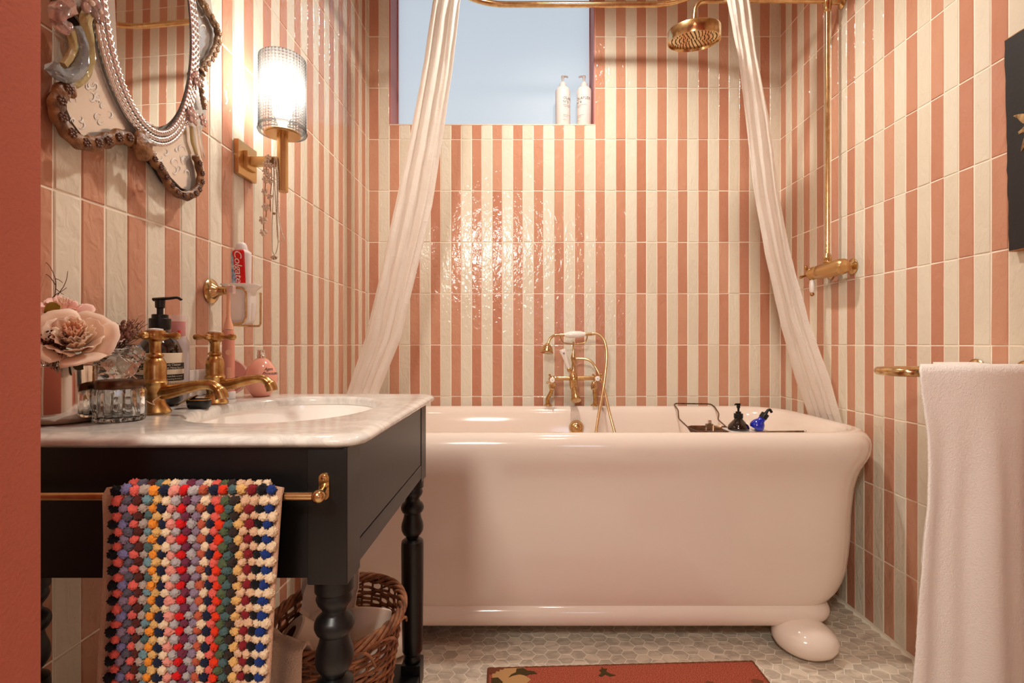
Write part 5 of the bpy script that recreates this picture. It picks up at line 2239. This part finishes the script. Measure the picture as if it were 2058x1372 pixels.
def q(zx, zy, Y=2.385):
    a, b = 1060 + zx / 5.49, 640 + zy / 5.49
    return Vector((PX(a, Y), Y, PZ(b, Y)))


for (pts, nm) in (([(228, 940, 2.415), (222, 890, 2.412), (262, 810, 2.395), (272, 745, 2.385)], 0), ([(745, 940, 2.415), (748, 880, 2.412), (742, 800, 2.395), (735, 745, 2.385)], 1)):
    P_ = [q(a, b, y) for a, b, y in pts]
    P_.insert(0, Vector((P_[0].x, 2.418, .728)))
    build('leg', tube(catmull(P_, 6), .0092, 16), 'aged_brass', mx_)
    c = P_[0]
    build('leg_flange', lathe([(.020, .728), (.021, .732), (.015, .738), (.011, .741)], 28).move(c.x, c.y, 0), 'brass', mx_)
    t_ = P_[-1]
    build('leg_union', lathe([(.011, -.016), (.0145, -.012), (.0155, .004), (.0120, .012), (.010, .022)], 8).move(t_.x, t_.y, t_.z), 'brass', mx_, angle=30)
    v_ = q(275, 665) if nm == 0 else q(760, 660)
    build('valve', ball(tuple(v_), .0165, 20, 14, sx=1.1, sz=.95), 'brass', mx_)
    h_ = (q(275, 678, 2.335) if nm == 0 else q(774, 662, 2.335))
    build('handle_stem', tube([v_, h_ + Vector((0, .006, 0))], .0075, 14), 'brass', mx_)
    for k in range(4):
        a = (.5 if nm == 0 else .85) + k * PI / 2
        build('handle_arm', lathe_at([(.0045, .006), (.0032, .013), (.0036, .018), (.0055, .024), (.0055, .028), (.001, .032)], h_ + Vector((0, .004, 0)), (math.cos(a), .05, math.sin(a)), 12), 'brass', mx_)
    build('handle_cap', lathe_at([(.0120, -.004), (.0120, .001), (.0105, .003), (.001, .0036)], h_, (0, -1, 0), 24), 'ceramic', mx_, angle=40)
    build('indicator_dot', lathe_at([(.002, .0), (.001, .0008)], h_ + Vector((0, -.0034, 0)), (0, -1, 0), 10), 'ink', mx_)
build('crossbar', tube([q(290, 658), q(745, 655)], .0105, 20), 'brass', mx_)
cb_ = q(508, 655, 2.385)
build('centre_body', lathe([(.014, -.052), (.017, -.044), (.0190, -.030), (.0205, -.010), (.021, .006), (.018, .018), (.0125, .028), (.010, .040), (.0088, .060), (.0085, .075), (.0115, .085), (.0128, .096), (.0105, .108), (.006, .122), (.0045, .150), (.0045, .170)], 32).move(cb_.x, cb_.y, cb_.z), 'brass', mx_, angle=50)
build('centre_boss', ball((cb_.x, cb_.y - .018, cb_.z - .006), .0125, 18, 12), 'brass', mx_)
s0_ = q(512, 745, 2.385)
s1_ = q(536, 905, 2.335)
build('spout', tube(catmull([s0_, q(517, 790, 2.37), q(528, 850, 2.350), s1_], 6), lambda t: .0115 + .012 * t ** 1.2, 24), 'brass', mx_)
build('spout_collar', lathe([(.0135, -.006), (.015, -.002), (.0135, .003)], 24).move(s0_.x, s0_.y, s0_.z), 'brass', mx_)
l0, l1 = q(458, 555, 2.375), q(388, 350, 2.360)
build('diverter_collar', lathe_at([(.0085, -.012), (.0100, .0), (.0065, .006)], l0, l1 - l0, 20), 'brass', mx_)
build('diverter_neck', tube([q(492, 610, 2.38), l0], .0065, 12), 'brass', mx_)
build('porcelain_lever', lathe_at([(.0065, .0), (.0085, .02), (.0130, .072), (.0165, .092), (.0150, .0975), (.001, .0985)], l0, l1 - l0, 28), 'ceramic', mx_, angle=50)
build('lever_emblem', lathe_at([(.0045, 0), (.0040, .0008), (.001, .001)], q(402, 383, 2.342), (0, -1, .2), 16), 'grey_ink', mx_)
# cradle
cr = [q(352, 158, 2.378), q(356, 185, 2.378), q(375, 230, 2.38), q(400, 268, 2.382), q(505, 276, 2.385), q(615, 270, 2.382), q(650, 235, 2.38), q(660, 185, 2.378), q(645, 150, 2.378)]
build('cradle', tube(catmull(cr, 6), .0030, 10), 'brass', mx_)
# handset
hp = thing('hand_shower', 'brass hand shower with white porcelain grip lying in the mixer cradle', 'hand shower', tuple(q(520, 175, 2.368)))
ha_, hb_ = q(410, 180, 2.368), q(640, 172, 2.368)
build('porcelain_grip', lathe_at([(.0075, 0), (.011, .008), (.0152, .025), (.0168, .049), (.0152, .073), (.011, .090), (.0075, .098)], ha_, hb_ - ha_, 32), 'ceramic', hp, angle=50)
build('neck', tube(catmull([ha_, q(360, 180, 2.368), q(300, 186, 2.366), q(256, 215, 2.364), q(238, 250, 2.362), q(228, 285, 2.36)], 6), lambda t: .0068 - .0012 * t, 16), 'brass', hp)
bc = q(225, 272, 2.36)
dn = (q(212, 368, 2.35) - bc).normalized()
build('bell', lathe_at([(.0075, 0), (.009, .004), (.016, .010), (.0235, .018), (.0270, .028), (.0285, .038), (.0315, .041), (.0320, .044), (.0300, .0455), (.001, .044)], bc, dn, 40), 'brass', hp, angle=40)
build('tail_ferrule', tube([hb_, q(710, 170, 2.368)], .0078, 16), 'brass', hp)
ho = tag(build('shower_hose', tube(catmull([q(705, 170, 2.368), q(760, 166, 2.368), q(810, 190, 2.365), q(850, 250, 2.36), q(872, 350, 2.35), q(872, 470, 2.34), q(860, 600, 2.33), q(842, 740, 2.32), q(815, 900, 2.30), q(780, 1100, 2.27), q(755, 1290, 2.24), q(760, 1450, 2.22)], 8), .0068, 14), 'hose_brass', loc=tuple(q(705, 170, 2.368))), 'brass hose dropping from the porcelain grip into the tub', 'hose', 'hoses of the bath mixer')
ho2 = tag(build('shower_hose', tube(catmull([q(525, 445, 2.385), q(580, 442, 2.385), q(640, 446, 2.38), q(700, 470, 2.375), q(748, 530, 2.37), q(790, 610, 2.36), q(830, 720, 2.34), q(865, 860, 2.31), q(910, 1060, 2.275), q(960, 1250, 2.25), q(985, 1400, 2.23)], 8), .0060, 14), 'hose_brass', loc=tuple(q(525, 445, 2.385))), 'brass hose curving from the mixer stem and crossing the other hose', 'hose', 'hoses of the bath mixer')

# ------------------------------------------------------------------ bath rack with bottles
rk = thing('bath_rack', 'bronze wire bath rack across the right half of the tub', 'bath rack', (.72, 1.95, .70))


def r3(px_, py_, Y):
    return Vector((PX(px_, Y), Y, PZ(py_, Y)))


build('wire_loop', tube(soft([r3(1408, 871, 1.76), r3(1382, 858, 1.93), r3(1364, 841, 2.12), r3(1363, 824, 2.28), r3(1355, 813, 2.41), r3(1358, 810.5, 2.42), r3(1428, 811.5, 2.42), r3(1436, 817, 2.38), r3(1445, 831, 2.26), r3(1443, 843, 2.12), r3(1461, 859, 1.93)], .03, 5), .0030, 10), 'bronze', rk)
dz_ = PZ(857, 1.95)
p = [(.640, 1.965), (.792, 1.965), (.738, 1.80), (.605, 1.80)]
cxq, cyq = sum(a for a, b in p) / 4, sum(b for a, b in p) / 4


def quad(scl, z):
    out = []
    for i in range(4):
        a = Vector(p[i]) - Vector((cxq, cyq))
        b = Vector(p[(i + 1) % 4]) - Vector((cxq, cyq))
        for t in (.12, .5, .88):
            c = a.lerp(b, t) * scl
            out.append((cxq + c.x, cyq + c.y, z))
    return out


dm = M()
rgs = [quad(.80, dz_ - .014), quad(.93, dz_ - .010), quad(1.0, dz_), quad(1.03, dz_ + .001), quad(1.0, dz_ + .002), quad(.93, dz_ - .007), quad(.78, dz_ - .011)]
for r_ in rgs:
    dm.v += r_
for k in range(len(rgs) - 1):
    for i in range(12):
        j = (i + 1) % 12
        dm.f.append((k * 12 + i, k * 12 + j, (k + 1) * 12 + j, (k + 1) * 12 + i))
dm.f.append(tuple(range(11, -1, -1)))
dm.f.append(tuple(range(72, 84)))
dm.m = [0] * len(dm.f)
build('soap_tray', dm, 'bronze', rk, angle=60)
build('tray_foot', tube([(.612, 1.80, dz_), (.612, 1.80, dz_ - .018)], .002, 8), 'bronze', rk)
build('tray_foot', tube([(.736, 1.80, dz_), (.736, 1.80, dz_ - .018)], .002, 8), 'bronze', rk)
PLZ = PZ(868, 1.80)
build('bottle_plate', box(.752, 1.785, PLZ - .006, .895, 1.90, PLZ, .002), 'ceramic', rk, angle=30)
build('side_rod', tube([(.605, 1.80, dz_ + .002), (.752, 1.79, PLZ - .002), r3(1541, 867.5, 1.745)], .0026, 8), 'bronze', rk)
build('support_rod', tube([r3(1536, 867.5, 1.745), r3(1617, 866.5, 1.700)], .0030, 10), 'bronze', rk)
build('rod_cap', ball(tuple(r3(1618, 866.5, 1.700)), .0048, 14, 10), 'steel', rk)
build('rod_sleeve', tube([r3(1518, 868.5, 1.765), r3(1541, 868, 1.745)], .0040, 10), 'bronze', rk)
# small clear bottle
c = r3(1426, 859, 1.90)
sb_ = thing('glass_vial', 'tiny square clear glass bottle standing in the bronze soap tray', 'bottle', (c.x, c.y, dz_ - .009))
build('vial', box(c.x - .0130, c.y - .009, dz_ - .009, c.x + .0130, c.y + .009, dz_ + .019, .002), 'glass', sb_, angle=30)
build('vial_cap', box(c.x - .006, c.y - .005, dz_ + .019, c.x + .006, c.y + .005, dz_ + .032, .001), 'steel', sb_, angle=30)
# dark round pump bottle
c = Vector((PX(1484, 1.845), 1.845, PLZ + .0003))
bb = thing('pump_bottle', 'round black pump bottle standing on the bath rack', 'bottle', tuple(c))
build('bottle', lathe([(.001, 0), (.033, 0), (.0375, .004), (.0375, .009), (.034, .018), (.024, .029), (.0155, .038), (.0135, .044), (.001, .044)], 48).move(*c), 'brown_bottle', bb, angle=50)
build('pump_collar', lathe([(.0155, .043), (.016, .045), (.016, .059), (.0145, .060), (.0095, .060), (.0095, .067), (.001, .068)], 32).move(*c), 'black_plastic', bb, angle=30)
build('pump_stem', lathe([(.0038, .066), (.0038, .078), (.0060, .080), (.0070, .092), (.001, .093)], 20).move(*c), 'black_plastic', bb, angle=30)
build('pump_nozzle', tube([(c.x + .007, c.y, c.z + .094), (c.x - .010, c.y, c.z + .094), (c.x - .014, c.y, c.z + .091)], .0032, 10), 'black_plastic', bb)
# blue bottle lying askew
c = Vector((PX(1521, 1.835), 1.835, PLZ + .015))
b2 = thing('pump_bottle', 'cobalt blue bottle with black pump leaning over on the bath rack', 'bottle', tuple(c))
ax = Vector((.55, -.05, .83)).normalized()
build('bottle', lathe_at([(.001, -.012), (.020, -.012), (.0245, -.006), (.0250, .004), (.021, .016), (.0130, .026), (.0125, .040), (.001, .040)], c, ax, 40), 'blue_bottle', b2, angle=50)
build('pump_collar', lathe_at([(.0138, .036), (.0142, .038), (.0142, .054), (.0125, .056), (.006, .057), (.0055, .063), (.001, .063)], c, ax, 28), 'black_plastic', b2, angle=30)
build('pump_nozzle', tube(catmull([c + ax * .060, c + ax * .070, c + ax * .076 + Vector((.004, 0, -.003)), c + ax * .073 + Vector((.012, 0, -.010))], 5), .0048, 10), 'black_plastic', b2)

# ------------------------------------------------------------------ bottles on the window sill
def sill_bottle(x, y, no_, rotx, lab):
    z = WZ0 + .0015
    t = thing('pump_bottle', lab, 'bottle', (x, y, z), 'white bottles on the window sill')
    r = .0375
    build('bottle', lathe([(.001, 0), (r - .003, 0), (r, .003), (r, .192), (r - .002, .201), (r - .010, .210), (.019, .215), (.0175, .222), (.001, .222)], 48).move(x, y, z), 'white_plastic', t, angle=50)
    build('pump_collar', lathe([(.0165, .215), (.0165, .232), (.010, .240), (.0065, .243), (.001, .243)], 28).move(x, y, z), 'white_plastic', t, angle=40)
    build('pump_stem', lathe([(.0045, .240), (.0045, .250), (.0085, .268), (.0075, .273), (.001, .274)], 20).move(x, y, z), 'white_plastic', t, angle=40)
    sx_ = 1 if rotx > 0 else -1
    build('pump_nozzle', tube([(x - sx_ * .008, y, z + .270), (x + sx_ * .014, y, z + .271), (x + sx_ * .027, y, z + .267)], .0042, 10), 'white_plastic', t)
    fa_ = math.atan2(-y, -x)
    build('label_edge', tube([(x + (r + .0002) * math.cos(fa_ + rotx - .08), y + (r + .0002) * math.sin(fa_ + rotx - .08), z + .01), (x + (r + .0002) * math.cos(fa_ + rotx - .08), y + (r + .0002) * math.sin(fa_ + rotx - .08), z + .195)], .0004, 5), 'white_label', t)
    for txt, size, h in (('OLAPLEX', .0185, .140), ('N°%d' % no_, .0185, .121), ('BOND MAINTENANCE', .0052, .110), ('CONDITIONER' if no_ == 5 else 'SHAMPOO', .0052, .102), ('Repairs and protects', .0050, .060), ('all hair types', .0050, .052), ('1000 mL', .0050, .036)):
        lt = text_mesh(txt, size, spacing=1.02)
        build('lettering', wrap_cyl(lt, x, y, r + .0010, fa_ + rotx, z + h), 'grey_ink', t, smooth=False, fixn=False)


sill_bottle(.2065, 2.552, 5, .05, 'white pump bottle standing away from the window edge, pump pointing right')
sill_bottle(.3135, 2.552, 4, -1.1, 'white pump bottle tight in the corner of the window sill')

# ------------------------------------------------------------------ towel arms and bath towel
BZ_ = .953
rail2 = thing('towel_bar', 'brass U-shaped towel bar projecting from the right-hand tiled wall', 'towel rail', (XR, 1.34, BZ_))
pts = [Vector((XR, 1.27, BZ_)), Vector((1.04, 1.27, BZ_)), Vector((.975, 1.285, BZ_)), Vector((.962, 1.34, BZ_)), Vector((.978, 1.395, BZ_)), Vector((1.04, 1.41, BZ_)), Vector((XR, 1.41, BZ_))]
build('bar', tube(soft(pts, .04, 6), .0110, 18), 'brass', rail2)
for yy in (1.27, 1.41):
    build('wall_flange', lathe_at([(.030, 0), (.031, .004), (.026, .009), (.014, .012), (.012, .02)], (XR, yy, BZ_), (-1, 0, 0), 36), 'brass', rail2, angle=40)
XRW = 1.262
edge = [(760, 1850), (820, 1855), (880, 1860), (940, 1858), (1000, 1853), (1100, 1842), (1200, 1833), (1300, 1825), (1372, 1818), (1400, 1816)]


def left_x(z):
    py = 691.5 + (EYE - z) * FPX / 1.25
    if py <= edge[0][0]:
        return PX(edge[0][1], 1.25)
    for i in range(len(edge) - 1):
        if edge[i][0] <= py <= edge[i + 1][0]:
            t = (py - edge[i][0]) / (edge[i + 1][0] - edge[i][0])
            return PX(edge[i][1] + (edge[i + 1][1] - edge[i][1]) * t, 1.25)
    return PX(edge[-1][1], 1.25)


prof = []
for k in range(70):
    t = k / 69
    prof.append((1.246 - .012 * (1 - t), .15 + (.945 - .15) * t))
for k in range(1, 8):
    a = PI - PI / 2 * k / 8
    prof.append((1.27 + .0235 * math.cos(a), .948 + .0275 * math.sin(a)))
for k in range(14):
    t = k / 13
    prof.append((1.275 + .13 * t, .9755 - .004 * math.sin(PI * t)))
for k in range(1, 8):
    a = PI / 2 - PI / 2 * k / 8
    prof.append((1.412 + .0215 * math.cos(a), .950 + .0255 * math.sin(a)))
for k in range(30):
    prof.append((1.434, .945 - .55 * k / 29))
NP = len(prof)


def tfn(u, v):
    i = v * (NP - 1)
    k = min(NP - 2, int(i))
    t = i - k
    y = prof[k][0] + (prof[k + 1][0] - prof[k][0]) * t
    z = prof[k][1] + (prof[k + 1][1] - prof[k][1]) * t
    x0 = left_x(z) * max(1, y / 1.25) + (.035 if y > 1.3 else 0)
    if z > .93:
        x0 += .006 * (1 - abs(y - 1.34) / .1) * 0
    x = x0 + (XRW - x0) * u
    hang = min(1, max(0, (.93 - z) / .3))
    s = 1 if y < 1.3 else -1
    y -= s * hang * (.013 * math.sin(u * 9 + 1.2 + .8 * z) + .006 * math.sin(u * 21 + 2 * z)) - s * hang * .004
    n_ = noise.noise(Vector((x * 9, z * 9, y * 9)))
    f_ = noise.noise(Vector((x * 190, z * 190, y * 190))) * .0007
    if y > 1.29 and y < 1.40 and z > .95:
        z += f_ + n_ * .002
    else:
        y -= s * (f_ + n_ * .002)
        x += f_ if u < .02 else 0
    return (x, y, z)


tmsh = grid(tfn, 90, 340)
bt = tag(build('bath_towel', tmsh, 'terry_white', loc=(1.12, 1.34, .975), angle=80), 'large white terry bath towel hanging over the brass bar', 'towel')
md = bt.modifiers.new('thick', 'SOLIDIFY')
md.thickness = .007
md.offset = -1

# ------------------------------------------------------------------ painted board on the right wall
pn = thing('painted_panel', 'black painted wooden panel with gold leaf sprays leaning on the striped wall', 'picture', (1.25, 1.05, 1.26))
q0 = [(1.309, 1.812), (1.297, 1.262), (.78, 1.262), (.78, 1.812)]
pe = []
rd = random.Random(4)
for i in range(4):
    a, b = q0[i], q0[(i + 1) % 4]
    for k in range(26):
        t = k / 26
        j = .0016 if k else 0
        pe.append((a[0] + (b[0] - a[0]) * t + rd.gauss(0, j * .6), a[1] + (b[1] - a[1]) * t + rd.gauss(0, j * .6)))
build('board', prism(pe, lambda a, b, d: (d, a, b), 1.250, 1.2690), 'chipped', pn, smooth=False)
pe2 = [(1.04 + (a - 1.04) * .992, 1.537 + (b - 1.537) * .990) for a, b in pe]
build('painted_face', prism(pe2, lambda a, b, d: (d, a, b), 1.2488, 1.2502), 'panel_black', pn, smooth=False)
for k in range(16):
    a0 = k * .39
    c = Vector((1.2482, 1.225, 1.565))
    L_ = .040 + .012 * (k % 3)
    dr = Vector((0, math.cos(a0), math.sin(a0)))
    pr_ = Vector((0, -dr.z, dr.y))

    def lf(u, v, c=c, dr=dr, pr_=pr_, L_=L_, k=k):
        w = .0075 * math.sin(PI * min(1, v * .9 + .05))
        bend = pr_ * (.012 * v * v * (1 if k % 2 else -1))
        return c + dr * (L_ * v + .004) + pr_ * ((u - .5) * 2 * w) + bend + Vector((-.0006 - .0004 * math.cos((u - .5) * 3), 0, 0))
    o_ = build('painted_leaf', grid(lf, 4, 8), 'gold_leaf', pn, fixn=False, angle=80)

# ------------------------------------------------------------------ rug
rg = thing('rug', 'coral red woven rug with olive motifs in front of the bathtub', 'rug', (.32, 1.35, 0))
ra = math.atan2(1.622 - 1.587, .738 + .105)
rw = .845
rmat = Matrix.Translation((-.105, 1.587, 0)) @ Matrix.Rotation(ra, 4, 'Z')


def rfn(u, v):
    p_ = rmat @ Vector((u * rw, -v * .62, 0))
    return (p_.x, p_.y, .0075 + .0008 * noise.noise(Vector((u * 14, v * 10, 0))))


build('pile', grid(rfn, 60, 40), 'rug_weave', rg, angle=80)
bm_ = box(0, -.62, .0008, rw, 0, .0070).xf(rmat)
build('backing', bm_, 'rug_edge', rg, smooth=False)
ed = M()
for k in range(131):
    t = k / 130
    pass
for (a, b) in (((0, 0), (rw, 0)), ((0, 0), (0, -.62)), ((rw, 0), (rw, -.62))):
    pts = []
    for k in range(80):
        t = k / 79
        p_ = rmat @ Vector((a[0] + (b[0] - a[0]) * t, a[1] + (b[1] - a[1]) * t, .0052))
        p_.z += .0007 * math.sin(k * 2.4)
        pts.append(p_)
    build('binding', tube(pts, .0042, 6), 'rug_edge', rg, angle=80)


def motif(poly, mt, h, name='motif'):
    m = prism(poly, lambda a, b, d: tuple(rmat @ Vector((a, b, d))), .0078, h)
    build(name, m, mt, rg, smooth=False)


motif([(.012, -.006), (.115, -.004), (.10, -.03), (.13, -.06), (.09, -.11), (.012, -.11)], 'rug_beige', .0090)
motif([(.004, -.004), (.05, -.004), (.045, -.012), (.036, -.010), (.034, -.020), (.024, -.018), (.022, -.028), (.004, -.03)], 'rug_edge', .0095)
motif([(.088, -.008), (.110, -.006), (.122, -.020), (.140, -.022), (.150, -.034), (.128, -.036), (.115, -.042), (.095, -.036), (.075, -.042), (.062, -.05), (.070, -.036), (.085, -.026)], 'rug_olive', .0096)
motif([(.355, -.010), (.362, -.020), (.372, -.020), (.365, -.032), (.378, -.045), (.392, -.052), (.372, -.056), (.360, -.046), (.348, -.056), (.338, -.052), (.350, -.038), (.345, -.026), (.353, -.022)], 'rug_olive', .0092)
motif([(.010, -.050), (.03, -.048), (.045, -.07), (.03, -.10), (.010, -.10)], 'rug_olive', .0096)
motif([(.55, -.12), (.60, -.10), (.65, -.12), (.66, -.17), (.60, -.20), (.55, -.17)], 'rug_olive', .0092)
